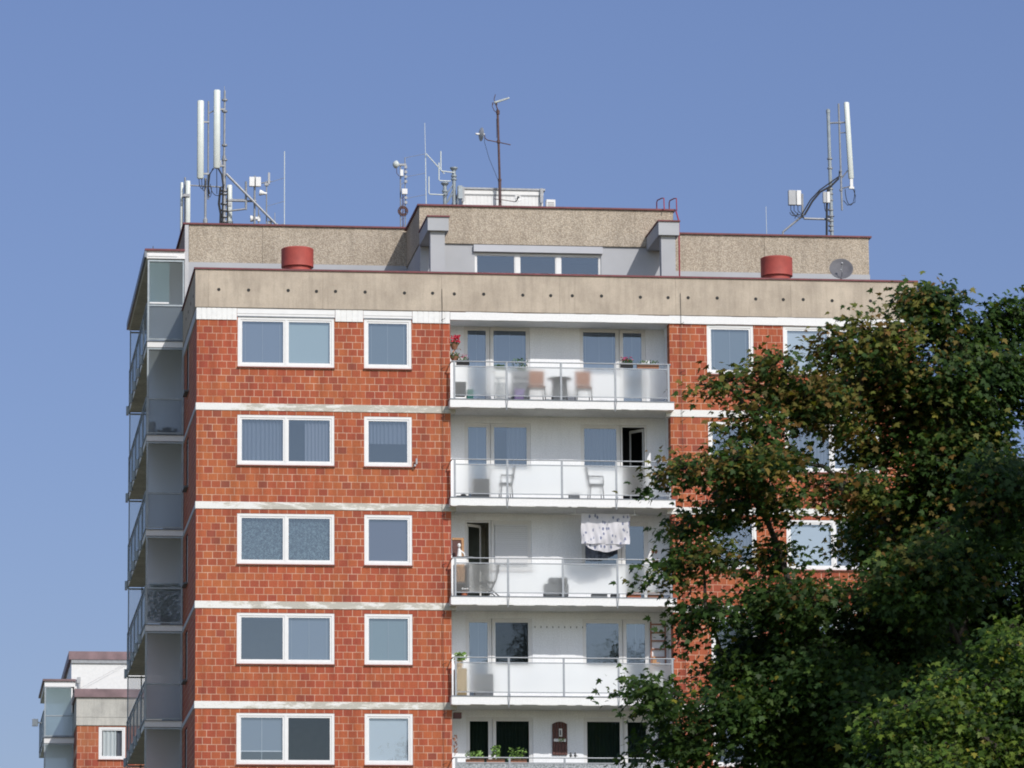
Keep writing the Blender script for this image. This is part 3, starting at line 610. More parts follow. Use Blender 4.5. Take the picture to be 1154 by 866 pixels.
# ---- side balconies along the west face (full-height frosted screens at their south end)
BZ = [27.04-2.8*k for k in range(6)]
xo = -1.09
m = MB(); m.box(xo-.03, -.0, 6.05, 17.4, 29.50, 29.72); o = m.build('balcony_roof', 'white_slab', B)
m = MB(); m.box(xo-.09, .0, 5.98, 17.46, 29.723, 29.78); m.build('cap', 'red_cap', o)
m = MB(); m.box(xo-.10, xo-.033, 6.0, 17.42, 29.52, 29.721); m.build('gutter', 'flashing', o)
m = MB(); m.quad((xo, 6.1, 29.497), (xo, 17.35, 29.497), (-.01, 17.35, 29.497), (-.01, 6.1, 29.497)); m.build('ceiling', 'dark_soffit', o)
m = MB(); m.tube([(xo+.16, 6.2, 29.78), (xo+.16, 6.2, 29.9)], .012); m.build('roof_pin', 'dark_metal', o)
for k, z in enumerate(BZ):
    top = 29.46 if k == 0 else z+2.8-.22
    m = MB(); m.box(xo, -.001, 6.08, 17.35, z-.20, z-.03); o = m.build('side_balcony', 'white_slab', B)
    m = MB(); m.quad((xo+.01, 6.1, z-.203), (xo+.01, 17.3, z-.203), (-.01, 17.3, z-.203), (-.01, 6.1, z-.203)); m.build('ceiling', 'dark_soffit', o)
    m = MB(); m.box(xo-.03, 0, 6.05, 17.38, z-.028, z-.002); m.build('flashing', 'flashing', o)
    r = MB()
    # end screen frame
    r.box(xo, xo+.05, 6.07, 6.12, z, top).box(-.06, -.015, 6.07, 6.12, z, top).box(xo+.05, -.06, 6.07, 6.12, z+.02, z+.06).box(xo+.05, -.06, 6.07, 6.12, top-.05, top).box(xo+.05, -.06, 6.068, 6.122, z+1.03, z+1.075)
    # outer rail and posts, box brackets on the slab edge
    ys = [6.1+2.22*i for i in range(6)]
    for y in ys: r.box(xo-.02, xo+.02, y+.06, y+.10, z-.26, z+1.1)
    r.box(xo-.02, xo+.02, 6.12, 17.35, z+1.09, z+1.13).box(xo-.012, xo+.012, 6.12, 17.35, z+.95, z+.98).box(xo-.012, xo+.012, 6.12, 17.35, z+.06, z+.09)
    for y in ys[1:]: r.box(xo-.1, xo-.02, y, y+.16, z-.3, z-.02)
    r.box(xo, xo+.04, 17.25, 17.3, z, top).box(xo+.42, xo+.46, 17.25, 17.3, z, top).box(xo+.04, -.02, 17.25, 17.3, top-.07, top-.02).box(xo+.04, -.02, 17.25, 17.3, z+.03, z+.07)
    r.build('railing', 'duct_grey', o)
    g = MB(); g.quad((xo, 6.2, z+.1), (xo, 17.25, z+.1), (xo, 17.25, z+1.08), (xo, 6.2, z+1.08)); g.build('glass_panel', 'glass_rail', o)
    g = MB(); g.quad((xo+.05, 17.27, z+.07), (-.02, 17.27, z+.07), (-.02, 17.27, top-.07), (xo+.05, 17.27, top-.07)); g.build('end_screen', 'glass_rail', o)
    if k == 0:
        g = MB(); g.quad((xo+.05, 6.1, z+1.075), (xo+.64, 6.1, z+1.075), (xo+.64, 6.1, top-.05), (xo+.05, 6.1, top-.05)); g.build('upper_screen', 'frosted_pale', o)
        g = MB(); g.quad((xo+.64, 6.1, z+1.075), (-.06, 6.1, z+1.075), (-.06, 6.1, top-.05), (xo+.64, 6.1, top-.05)); g.build('upper_screen', 'frosted_side', o)
        g = MB(); g.box(xo+.06, xo+.63, 6.05, 6.068, z+1.10, z+1.145).box(xo+.0, xo+.86, 6.03, 6.05, 29.56, 29.62); g.build('trim', 'pvc', o)
    else:
        g = MB(); g.quad((xo+.05, 6.1, z+1.075), (-.06, 6.1, z+1.075), (-.06, 6.1, top-.05), (xo+.05, 6.1, top-.05)); g.build('upper_screen', 'frosted_side', o)
    g = MB(); g.quad((xo+.05, 6.1, z+.06), (-.06, 6.1, z+.06), (-.06, 6.1, z+1.03), (xo+.05, 6.1, z+1.03)); g.build('lower_screen', 'frosted_low', o)
# things kept behind the side screens
m = MB(); m.leaves((-.55, 6.35, BZ[3]+.65), (.48, .2, .55), 900, .12); o = m.build('potted_bush', 'plant_green'); tag(o, 'dark green bushy plants behind the frosted side balcony screen, fourth balcony down', 'plant')
m = MB(); m.lathe((-.5, 6.5, BZ[3]), [(.12, 0), (.17, .28), (.15, .26)]); tag(m.build('plant_tub', 'terracotta'), 'clay tub under the bushy plants on the fourth side balcony', 'flower pot')
m = MB(); m.lathe((-.93, 6.4, BZ[1]), [(.11, 0), (.11, .4), (.1, .4)]); tag(m.build('paper_roll', 'box_white'), 'white round bin behind the screen of the second side balcony', 'bin')
m = MB()
for i in range(7): m.box(-.78+i*.08, -.68+i*.08, 6.3, 6.6, BZ[1], BZ[1]+.12+.14*random.random())
tag(m.build('stacked_boxes', 'dark_grey'), 'pile of dark boxes behind the screen of the second side balcony', 'boxes')

# facade conductor wires with clips
for (x, lab) in ((6.93, 'thin wire conductor running down the brick left of the white loggias'), (13.78, 'thin wire conductor running down the brick right of the white loggias')):
    m = MB(); pts = [(x+.012*sin(z*1.7), -.075, z) for z in np.arange(12, 27.96, .5)]; m.tube(pts, .0065, 5)
    for z in np.arange(12.6, 27, 1.4): m.tube([(x-.02, 0, z), (x+.05, -.11, z+.02), (x+.09, -.1, z+.05)], .007, 5)
    tag(m.build('lightning_conductor', 'cable'), lab, 'cable')
m = MB(); m.box(6.12, 6.17, -.14, -.10, 22.38, 22.44).tube([(6.05, 0, 22.32), (6.14, -.1, 22.4)], .012, 6).box(6.165, 6.21, -.16, -.09, 22.44, 22.60); tag(m.build('window_thermometer', 'galv'), 'small outdoor thermometer beside the second narrow window from the top', 'thermometer')

# ------------------------------------------------------------------ things in the loggias
z1, z2, z3, z4, z5 = SL
def flowerbox(x0, x1, y, z, petal, lab, n=60, pot='black_plastic', leaf='plant_green', h=.14):
    t = thing('flower_box', lab, 'flower box', ((x0+x1)/2, y, z))
    m = MB(); m.box(x0, x1, y-.07, y+.07, z, z+h); m.build('planter', pot, t, bevel=.008)
    m = MB(); m.leaves(((x0+x1)/2, y, z+h+.04), ((x1-x0)/2, .1, .07), n*2, .07); m.build('foliage', leaf, t)
    if petal: m = MB(); m.leaves(((x0+x1)/2, y-.02, z+h+.1), ((x1-x0)/2, .1, .06), n, .055, flat=1); m.build('blossom', petal, t)
    return t
flowerbox(7.32, 7.68, -.23, z1+1.0, 'petal_pink', 'small black flower box with pink blossoms at the left end of the top balcony rail', 40)
flowerbox(12.0, 12.36, -.23, z1+1.0, 'petal_pink', 'flower box with magenta blossoms near the right end of the top balcony rail', 90)
flowerbox(12.48, 13.1, -.23, z1+.97, None, 'brown trough of small dull plants at the right end of the top balcony rail', 40, 'brown_wicker')
for (z, lab, pet, n) in ((25.78, 'hanging basket full of red geraniums on the left wall of the top balcony', 'petal_red', 150), (25.42, 'small clay wall pot under the red geranium basket, top balcony', 'terracotta', 12)):
    t = thing('hanging_pot', lab, 'flower pot', (7.30, .1, z))
    m = MB(); m.lathe((7.30, .1, z), [(.06, 0), (.13, .16), (.11, .15)]); m.build('pot', 'brown_wicker', t, True)
    m = MB(); m.leaves((7.30, .1, z+.19), (.14, .14, .08), 110, .08); m.build('foliage', 'plant_green', t)
    m = MB(); m.leaves((7.33, .02, z+.30), (.13, .12, .10), n, .08, flat=1); m.build('blossom', pet, t)
for x0, x1, lab, h in ((8.95, 9.42, 'row of spiky green plants before the left window of the top balcony', .2), (8.45, 8.75, 'low green plant by the left door of the top balcony', .06)):
    m = MB(); m.leaves(((x0+x1)/2, .2, z1+1.0+h/2), ((x1-x0)/2, .08, h), 90, .12, up=1); o = m.build('sill_plant', 'plant_green'); o2 = tag(o, lab, 'plant')
    m = MB(); m.box(x0, x1, .1, .3, z1, z1+.92); tag(m.build('plant_stand', 'mid_grey' if h > .1 else 'box_white'), 'stand under the ' + ('spiky plants' if h > .1 else 'low green plant') + ' on the top balcony', 'plant stand')
def crate(x0, x1, y0, y1, z0, z1_, mat, name, lab, cat, slats=True):
    m = MB()
    if slats:
        n = 4; h = (z1_-z0)/n
        for i in range(n): m.box(x0, x1, y0, y1, z0+i*h+.005, z0+(i+1)*h-.012)
        m.box(x0+.01, x1-.01, y0+.01, y1-.01, z0, z1_-.02)
    else: m.box(x0, x1, y0, y1, z0, z1_)
    return tag(m.build(name, mat, bevel=.01), lab, cat)
crate(7.27, 7.58, -.28, .0, z1+.12, z1+.52, 'dark_grey', 'storage_crate', 'dark grey slatted crate at the left end of the top balcony', 'crate')
crate(7.62, 7.80, -.22, .0, z1+.01, z1+.3, 'teal', 'watering_can', 'teal watering can body beside the grey crate on the top balcony', 'watering can', False)
crate(8.98, 9.24, -.2, .05, z1+.01, z1+.34, 'lilac', 'toy_box', 'lilac box standing on the floor of the top balcony', 'box', False)
def chair(x, y, z, w, mat, lab, kind='wicker', leg='dark_metal', face=1):
    t = thing('balcony_chair', lab, 'chair', (x, y, z))
    m = MB(); m.box(x-w/2, x+w/2, y-.22, y+.22, z+.40, z+.45); m.build('seat', mat, t, bevel=.01)
    for sx in (-1, 1):
        for sy in (-1, 1):
            m = MB(); m.tube([(x+sx*(w/2-.03), y+sy*.2, z+.40), (x+sx*(w/2+.0), y+sy*.23, z)], .014); m.build('leg', leg, t)
    m = MB()
    if kind == 'wicker': m.box(x-w/2, x+w/2, y+.17, y+.22, z+.50, z+.95); m.build('backrest', mat, t, bevel=.01)
    else:
        m.tube([(x-face*w/2, y-.1, z+.42), (x-face*(w/2+.04), y-.12, z+.7), (x-face*(w/2+.09), y-.1, z+.93)], .018)
        m.tube([(x-face*w/2, y+.2, z+.42), (x-face*(w/2+.04), y+.2, z+.7), (x-face*(w/2+.09), y+.2, z+.93)], .018)
        for zz in (.62, .75, .88): m.box(x-face*(w/2+.05)-.012, x-face*(w/2+.05)+.012, y-.1, y+.2, z+zz-.03, z+zz+.03)
        m.build('backrest', leg, t)
        for yy in (-.2, .2):
            m = MB(); m.tube([(x-face*(w/2+.03), y+yy, z+.66), (x+face*w*.45, y+yy, z+.66), (x+face*w*.48, y+yy, z+.42)], .017); m.build('armrest', leg, t)
    return t
chair(9.62, .1, z1, .50, 'brown_wicker', 'brown wicker chair left of the dark table on the top balcony')
chair(10.98, .1, z1, .44, 'brown_wicker', 'brown wicker chair right of the dark table on the top balcony')
t = thing('balcony_table', 'dark round table between the two brown chairs on the top balcony', 'table', (10.3, .15, z1))
m = MB(); m.lathe((10.3, .15, z1+.68), [(.34, 0), (.36, .02), (.34, .04)], n=28); m.build('tabletop', 'dark_grey', t)
for a in range(4): m = MB(); m.tube([(10.3+.25*cos(a*pi/2+.7), .15+.25*sin(a*pi/2+.7), z1+.68), (10.3+.3*cos(a*pi/2+.7), .15+.3*sin(a*pi/2+.7), z1)], .018); m.build('leg', 'dark_grey', t)
m = MB(); m.box(10.08, 10.5, .12, .16, z1+.05, z1+.66); m.build('side_panel', 'mid_grey', t)
# second balcony
crate(7.78, 8.26, -.05, .3, z2+.01, z2+.58, 'dark_grey', 'storage_box', 'dark upright box behind the frosted glass of the second balcony', 'box', False)
chair(8.72, -.06, z2, .34, 'mid_grey', 'grey metal armchair at the left of the second balcony', 'tube', 'mid_grey', -1)
chair(11.28, -.06, z2, .40, 'mid_grey', 'grey metal armchair facing right in the middle of the second balcony', 'tube', 'mid_grey', 1)
m = MB(); m.box(7.3, 7.66, -.28, -.1, z2+.01, z2+.06).lathe((7.5, -.19, z2+.06), [(.09, 0), (.07, .05), (.03, .06)]); tag(m.build('boot_tray', 'dark_grey'), 'low dark tray at the left end of the second balcony', 'tray')
crate(10.55, 10.85, .1, .3, z2+.01, z2+.2, 'mid_grey', 'small_basket', 'small grey basket left of the armchair, second balcony', 'basket', False)
# third balcony
t = thing('wall_mirror', 'wooden framed picture hung on the left wall of the third balcony', 'picture', (7.37, .02, z3+1.12))
m = MB(); m.box(7.2, 7.5, .0, .03, z3+1.12, z3+1.66); m.build('picture_panel', 'dark_wood', t)
m = MB(); m.box(7.46, 7.53, -.02, .03, z3+1.12, z3+1.70).box(7.19, 7.46, -.02, .03, z3+1.64, z3+1.70); m.build('picture_frame', 'wood', t)
m = MB(); m.tube([(7.36, -.28, z3+1.1), (7.37, -.28, z3+1.25), (7.36, -.28, z3+1.36)], .075, 10, .035).lathe((7.36, -.28, z3+1.38), [(.02, 0), (.045, .04), (.05, .08), (.03, .12)]).tube([(7.40, -.28, z3+1.3), (7.5, -.29, z3+1.22), (7.52, -.29, z3+1.12)], .022)
tag(m.build('garden_figurine', 'box_white', smooth=True), 'small pale figurine standing on the rail of the third balcony, left end', 'figurine')
m = MB(); m.box(7.3, 7.75, -.36, -.2, z3+1.105, z3+1.13); tag(m.build('rail_shelf', 'dark_grey'), 'dark little shelf on the third balcony rail under the figurine', 'shelf')
crate(7.28, 7.52, -.22, .1, z3+.42, z3+.92, 'wood', 'cutting_board', 'light wooden board on the small cupboard of the third balcony', 'board', False)
t = thing('shoe_cupboard', 'small dark open cupboard at the left end of the third balcony', 'cupboard', (7.42, 0, z3))
m = MB(); m.box(7.25, 7.28, -.25, .2, z3, z3+.95).box(7.58, 7.64, -.25, .2, z3, z3+.95).box(7.28, 7.58, -.25, .2, z3+.36, z3+.40).box(7.28, 7.58, .17, .2, z3, z3+.95); m.build('carcass', 'dark_grey', t)
m = MB(); m.box(7.42, 7.62, -.3, -.05, z3+.2, z3+.24); m.build('shelf', 'box_white', t)
m = MB(); m.lathe((7.5, -.26, z3+.03), [(.08, 0), (.11, .1), (.09, .1)]); tag(m.build('clay_pot', 'terracotta'), 'clay pot on the floor before the third balcony cupboard', 'flower pot')
t = thing('folding_chair', 'dark folding chair behind the frosted glass of the third balcony', 'chair', (8.2, 0, z3))
m = MB(); m.box(7.95, 8.4, -.12, .25, z3+.43, z3+.46); m.build('seat', 'dark_grey', t)
for y in (-.15, .25):
    for p in ([(8.5, y, z3+.93), (8.42, y, z3+.5), (8.2, y, z3+.02)], [(8.0, y, z3+.46), (8.52, y, z3+.02)]): m = MB(); m.tube(p, .016); m.build('leg', 'dark_grey', t)
m = MB(); m.box(8.47, 8.5, -.15, .25, z3+.7, z3+.93); m.build('backrest', 'dark_grey', t)
t = thing('kettle_grill', 'dark grey lidded box grill in the middle of the third balcony', 'grill', (10.1, -.05, z3))
m = MB(); m.v = []; m.box(9.78, 10.46, -.2, .15, z3+.05, z3+.4); m.build('base', 'mid_grey', t, bevel=.02)
m = MB(); m.box(9.9, 10.44, -.18, .12, z3+.4, z3+.58); m.build('lid', 'mid_grey', t, bevel=.05)
crate(11.1, 11.55, -.33, -.1, z3+.01, z3+.12, 'mid_grey', 'shoe_rack', 'low grey rack on the floor of the third balcony right of the grill', 'rack', True)
crate(11.65, 11.9, -.33, -.1, z3+.01, z3+.12, 'dark_grey', 'shoe_rack', 'small dark rack by the third post of the third balcony', 'rack', True)
flowerbox(12.1, 12.5, -.24, z3+.02, None, 'clay trough with green sprouts on the floor of the third balcony', 30, 'terracotta', 'fresh_green')
flowerbox(12.7, 13.15, -.24, z3+.02, None, 'wooden trough at the right floor end of the third balcony', 20, 'brown_wicker')
m = MB()
for (x, z) in ((13.11, z3+1.5), (13.13, z3+1.25)):
    for s in (-1, 1): m.quad((x, .985, z), (x+s*.07, .975, z+.09), (x+s*.09, .98, z+.01), (x+s*.04, .985, z-.06))
tag(m.build('butterfly_ornament', 'brown_wicker'), 'pair of small butterfly ornaments on the white right wall, third balcony', 'ornament')
# sheet on the drying line under the slab above
t = thing('drying_line', 'white drying line bracket under the slab over the hung sheet', 'clothes line', (11.5, .05, 21.0))
m = MB(); m.tube([(10.6, .05, 21.10), (12.5, .05, 21.10)], .012); m.build('rod', 'pvc', t)
m = MB()
for x in (10.7, 12.4): m.tube([(x, .05, 21.10), (x, .05, 21.27)], .008)
m.build('hanger', 'pvc', t)
def sheet():
    m = MB(); nx, nz = 44, 26
    def pt(i, j, back):
        u = i/nx; v = j/nz
        x = 10.87+1.38*u + .01*sin(v*9)
        drop = (.86 if not back else .86+.22*max(0, sin(pi*min(1, max(0, (u-.06)/.84))))**.7)
        z = 21.12 - drop*v + .006*sin(u*20)
        f = v**.8
        y = .05 + (-.03 if not back else .035) + f*(.030*sin(u*23+v*3)+.028*sin(u*9+v*7+1)+.012*sin(u*47-v*6)) + .03*sin(v*5+u*4)*f
        return (x, y, z)
    for back in (0, 1):
        b = len(m.v)
        for j in range(nz+1):
            for i in range(nx+1): m.v.append(pt(i, j, back))
        for j in range(nz):
            for i in range(nx): k = b+j*(nx+1)+i; m.f.append((k, k+1, k+nx+2, k+nx+1))
    return m
tag(sheet().build('hung_sheet', 'floral_sheet', smooth=True), 'white bed sheet with blue floral print hung to dry in the third balcony', 'bed sheet')
# fourth balcony
t = thing('potted_plant', 'leafy green plant in a pot at the left end of the fourth balcony', 'plant', (7.36, .0, z4+.8))
m = MB(); m.lathe((7.36, .0, z4+.8), [(.09, 0), (.13, .22), (.11, .21)]); m.build('pot', 'yellow', t, True)
m = MB(); m.leaves((7.4, -.05, z4+1.14), (.18, .16, .1), 160, .11); m.build('foliage', 'fresh_green', t)
crate(7.24, 7.56, -.25, .2, z4+.01, z4+.79, 'yellow', 'plant_cabinet', 'tan cabinet carrying the plant on the fourth balcony', 'cabinet', False)
crate(7.82, 8.34, -.0, .32, z4+.01, z4+.66, 'mid_grey', 'storage_chest', 'grey square chest behind the glass of the fourth balcony', 'chest', False)
t = thing('wooden_rack', 'reddish wooden ladder rack on the right wall of the fourth balcony', 'rack', (13.2, .93, z4+1.1))
for x in (12.97, 13.38): m = MB(); m.box(x-.02, x+.02, .93, .97, z4+.3, z4+2.3); m.build('upright', 'wood_red', t)
for i in range(6): m = MB(); m.box(12.99, 13.36, .94, .965, z4+1.05+i*.235-.02, z4+1.05+i*.235+.02); m.build('rung', 'wood_red', t)
m = MB(); m.box(12.9, 13.02, .3, .4, z4+1.05, z4+1.16).box(12.93, 12.98, .32, .38, z4+1.16, z4+1.24); m.box(12.88, 13.1, .2, .5, z4+1.0, z4+1.05); tag(m.build('bird_feeder', 'wood'), 'small orange wooden bird feeder before the rack on the fourth balcony', 'bird feeder')
crate(12.85, 13.1, -.2, .05, z4+.3, z4+.75, 'box_white', 'storage_bin', 'cream bin behind the glass at the right of the fourth balcony', 'bin', False)
# hooks along the wall of the fourth balcony
m = MB()
for i in range(9): m.box(9.65+.17*i, 9.67+.17*i, .97, 1.0, z4+2.1, z4+2.15)
tag(m.build('hook_rail', 'mid_grey'), 'row of tiny hooks on the white wall of the fourth balcony', 'hooks')
# fifth balcony
t = thing('wooden_plaque', 'dark wooden arched wall plaque with thermometer on the fifth balcony', 'plaque', (10.33, .95, 14.38))
m = MB(); n = 12
x0, x1, zb, zt = 10.12, 10.55, 14.38, 15.25
for i in range(5):
    a = x0+(x1-x0)*i/5; b = x0+(x1-x0)*(i+1)/5
    h = lambda x: zt+.07*(1-((x-(x0+x1)/2)/((x1-x0)/2))**2)
    v0 = len(m.v); m.v += [(a+.005, .95, zb), (b-.005, .95, zb), (b-.005, .95, h(b)), (a+.005, .95, h(a)), (a+.005, .999, zb), (b-.005, .999, zb), (b-.005, .999, h(b)), (a+.005, .999, h(a))]
    for q in ((0, 1, 2, 3), (1, 5, 6, 2), (4, 0, 3, 7), (3, 2, 6, 7), (0, 4, 5, 1)): m.f.append(tuple(v0+k for k in q))
m.build('board', 'dark_wood', t)
m = MB(); m.box(10.31, 10.40, .925, .95, 14.9, 15.12); m.build('thermometer', 'box_white', t)
m = MB(); m.box(10.16, 10.5, .9, .95, 14.75, 14.83); m.build('shelf', 'box_white', t)
m = MB(); m.box(10.33, 10.37, .915, .925, 14.93, 15.08); m.build('scale', 'dark_metal', t)
m = MB(); m.leaves((10.36, .88, 14.80), (.1, .05, .05), 40, .06); m.build('posy', 'fresh_green', t)
for x, h, lab in ((7.78, .10, 'wispy pale green plants at the left of the fifth balcony rail'), (8.36, .20, 'tall pale green shoot right of the wispy plants, fifth balcony'), (8.98, .16, 'clump of pale green grass-like plant mid-left, fifth balcony rail')):
    m = MB(); m.leaves((x, -.2, z5+1.13+h/2), (.27 if h != .2 else .12, .12, h), 110, .13, up=1.2); tag(m.build('rail_plant', 'fresh_green'), lab, 'plant')
    m = MB(); m.box(x-.25, x+.25, -.28, -.12, z5+.92, z5+1.05); tag(m.build('rail_planter', 'brown_wicker'), lab.replace('plants', 'plant').split(' at ')[0].split(',')[0] + ' grows in this trough, fifth balcony', 'planter')
m = MB(); m.box(7.22, 7.44, .0, .2, z5+2.22, z5+2.38).box(7.25, 7.41, -.02, 0, z5+2.25, z5+2.35); tag(m.build('nest_box', 'dark_wood'), 'small brown box high on the left wall of the fifth balcony', 'nest box')
m = MB(); m.leaves((7.27, .1, z5+1.45), (.06, .1, .3), 50, .1); tag(m.build('wall_plant', 'brown_wicker'), 'dry brown plant on the left wall of the fifth balcony', 'plant')
for i, x in enumerate((10.45, 10.58)):
    m = MB(); m.lathe((x, -.355, z5+1.105), [(.01, 0), (.035, .03), (.04, .06), (.02, .09), (.03, .11), (.012, .14)], n=10).box(x-.01, x+.07, -.36, -.35, z5+1.13, z5+1.15); tag(m.build('bird_figure', 'dark_grey', smooth=True), ('left' if i == 0 else 'right') + ' one of two tiny dark birds on the fifth balcony rail', 'bird ornament')

# ------------------------------------------------------------------ on the roofs
for x, lab in ((3.08, 'red round vent drum on the lower roof at the left'), (17.17, 'red round vent drum on the lower roof near the satellite dish')):
    t = thing('roof_vent', lab, 'roof vent', (x, 3, 27.4), 'red vent drums on the lower roof')
    m = MB(); m.lathe((x, 3, 27.4), [(.40, 0), (.40, 1.15), (.40, 1.3)], n=36); m.build('pipe', 'red_vent', t, True)
    m = MB(); m.lathe((x, 3, 28.66), [(.45, 0), (.468, .01), (.468, .5), (.472, .51), (.472, .54), (.44, .56), (.38, .56), (.38, .2)], n=48); m.build('drum', 'red_vent', t, True)
def dish(loc, r, ax, name, lab, mat='box_grey', base=None, depth=.25, postmat='galv'):
    t = thing(name, lab, 'satellite dish', base or loc); c = Vector(loc); ax = Vector(ax).normalized()
    m = MB(); pr = [(r*k/8, -depth*r*(1-(k/8)**2)) for k in range(9)]; pr[0] = (.004, pr[0][1])
    pr2 = pr + [(r*1.02, .0), (r*1.02, -.02)] + [(r*k/8+.0, -depth*r*(1-(k/8)**2)-.02) for k in range(7, 0, -1)]
    m.lathe(c, pr2, ax, 32); m.build('reflector', mat, t, True)
    side = ax.cross(Vector((0, 0, 1))).normalized(); dn = side.cross(ax)
    if dn.z > 0: dn = -dn
    f = c + ax*r*.9 + dn*r*.1
    m = MB(); m.tube([tuple(c+dn*r*.85), tuple(c+ax*r*.5+dn*r*.7), tuple(f)], .012, 6); m.build('feed_arm', postmat, t)
    m = MB(); m.lathe(tuple(f), [(.03, -.05), (.035, 0), (.02, .04)], ax, 12); m.build('receiver', 'box_grey', t)
    if base: m = MB(); m.tube([tuple(c-ax*.06), tuple(c-ax*.16), (c.x-ax.x*.16, c.y-ax.y*.16, base[2])], .022, 8); m.build('post', postmat, t)
    return t
dish((19.31, 4, 29.16), .345, (-.12, -1, .42), 'satellite_dish', 'large grey satellite dish on the lower roof at the right', 'dish_grey', base=(19.31, 4.15, 27.4), depth=.22)
dish((18.9, 5.2, 28.9), .2, (-.5, -1, .42), 'satellite_dish', 'smaller dark dish half hidden beside the large grey one', 'mid_grey', (18.95, 5.3, 27.4))
# ladder hoops and red pipe
t = thing('roof_ladder', 'red steel access ladder with hoops at the right end of the middle block', 'ladder', (14.12, 2.3, 27.4))
for x in (13.62, 13.99):
    m = MB(); m.tube([(x, 2.9, 30.5), (x, 2.9, 30.80), (x+.02, 2.88, 30.86), (x+.10, 2.6, 30.86), (x+.13, 2.4, 30.82), (x+.13, 2.35, 30.45)], .018); m.build('hoop', 'red_steel', t)
m = MB(); m.tube([(14.15, 2.2, 30.1), (14.15, 2.2, 27.4)], .022); m.tube([(14.15, 2.2, 30.1), (14.1, 2.4, 30.45)], .022); m.build('rail', 'red_steel', t)

def panel(mb_parent, x, y, z0, z1, w=.2, d=.13, tilt=0):
    m = MB(); m.capsule(x, y, z0, z1, w, d, tilt); return m.build('panel_antenna', 'antenna_white', mb_parent, True)
R0 = 30.3
def loopc(m, x, y, z, w, h, n=10, r=.012):
    m.tube([(x+w*.5*(1-cos(pi*i/n)), y-.02*sin(pi*i/n), z-h*sin(pi*i/n)) for i in range(n+1)], r, 6)
# left cluster
t = thing('cellular_mast', 'tall mast carrying the two long white panels at the left roof corner', 'antenna mast', (1.28, 8, R0))
m = MB(); m.tube([(1.28, 8, R0), (1.28, 8, 33.1)], .055, 10).tube([(1.28, 8, 33.1), (1.29, 8, 35.12)], .032, 8).tube([(1.28, 7.98, 35.1), (1.28, 7.98, 35.25)], .008, 5); m.build('pole', 'galv', t)
m = MB(); m.tube([(.80, 8, 31.75), (.80, 8, 34.78)], .026, 8).tube([(.72, 8, R0), (.72, 8, 32.4)], .036, 8).lathe((.72, 8, 31.0), [(.07, 0), (.07, .12), (.03, .2)], n=10); m.build('pole', 'galv', t)
panel(t, .56, 7.92, 32.36, 34.77, .205, .16); panel(t, 1.05, 7.88, 32.68, 35.10, .205, .16)
m = MB()
for z in (34.5, 32.75): m.box(1.0, 1.3, 7.92, 7.99, z, z+.05)
for z in (34.1, 32.5): m.box(.56, .82, 7.94, 7.99, z, z+.05)
m.tube([(.80, 8, 34.4), (1.05, 7.95, 34.52)], .02, 6)
for z in (34.8, 34.45, 33.4, 32.95): m.lathe((1.29, 8, z), [(.085, 0), (.085, .05)], n=8)
for z in (32.0, 31.9, 31.6, 31.4, 31.2, 31.05): m.lathe((1.28, 8, z), [(.11, 0), (.11, .04)], n=10)
m.tube([(.1, 7.9, 32.15), (1.28, 8, 32.13)], .022, 6); m.tube([(1.28, 8, 31.72), (2.25, 8, 31.72)], .035, 8); m.tube([(1.28, 8, 31.38), (1.95, 8, 31.48)], .03, 8); m.tube([(1.94, 8, 31.45), (1.94, 8, 32.32)], .035, 8)
m.tube([(1.34, 7.9, 32.52), (2.86, 7.9, 30.98)], .038, 8); m.lathe((2.86, 7.9, 30.9), [(.07, 0), (.05, .12)], n=8)
m.tube([(1.28, 8, 31.75), (1.9, 8, 31.76)], .02, 6)
m.build_each('bracket', 'galv', t)
m = MB()
loopc(m, .52, 7.9, 32.36, .18, .32); loopc(m, .60, 7.9, 32.36, .14, .38); loopc(m, .80, 7.95, 32.1, .1, .3); loopc(m, .86, 7.9, 32.2, .42, .36); m.tube([(.95, 7.9, 32.68), (.84, 7.92, 32.5), (.80, 7.93, 32.1), (.84, 7.93, 31.9)], .026, 6); m.tube([(1.1, 7.9, 32.68), (1.2, 7.9, 32.5), (1.24, 7.9, 32.2), (1.22, 7.92, R0)], .026, 6)
for dx in (-.13, -.1, .1): m.tube([(1.28+dx, 7.93, 32.1), (1.26+dx*1.2, 7.93, 31.6), (1.29+dx, 7.93, 31.3), (1.26+dx, 7.93, R0)], .02, 6)
m.tube([(1.05, 7.9, 32.68), (1.06, 7.92, 31.9)], .012, 5)
m.build_each('cable', 'cable', t)
m = MB(); m.box(1.35, 1.5, 7.95, 8.05, 31.55, 31.65).box(1.14, 1.2, 7.95, 8.02, 32.75, 32.95); m.build_each('junction_box', 'box_grey', t)
t = thing('sector_antenna', 'short white panel standing just right of the tall left mast', 'antenna', (1.45, 8.7, R0))
panel(t, 1.49, 8.7, 30.75, 32.36, .17, .13); m = MB(); m.tube([(1.49, 8.85, R0), (1.49, 8.85, 32.2)], .03, 8); m.box(1.4, 1.6, 8.7, 8.85, 31.9, 31.95).box(1.4, 1.6, 8.7, 8.85, 31.2, 31.25); m.build('pole', 'galv', t)
t = thing('sector_antenna', 'pair of short white panels at the far left edge of the roof', 'antenna', (.12, 8, R0))
panel(t, .19, 7.9, 30.62, 32.28, .15, .12); panel(t, .02, 8.15, 30.62, 32.28, .10, .14)
m = MB(); m.tube([(.11, 8.05, R0), (.11, 8.05, 32.42)], .028, 8).box(.03, .24, 7.92, 8.08, 31.8, 31.85).box(.05, .24, 7.8, 7.84, 31.78, 31.86); m.build('pole', 'galv', t)
t = thing('equipment_pole', 'short pole with two square white boxes right of the left mast', 'antenna pole', (2.2, 8, R0))
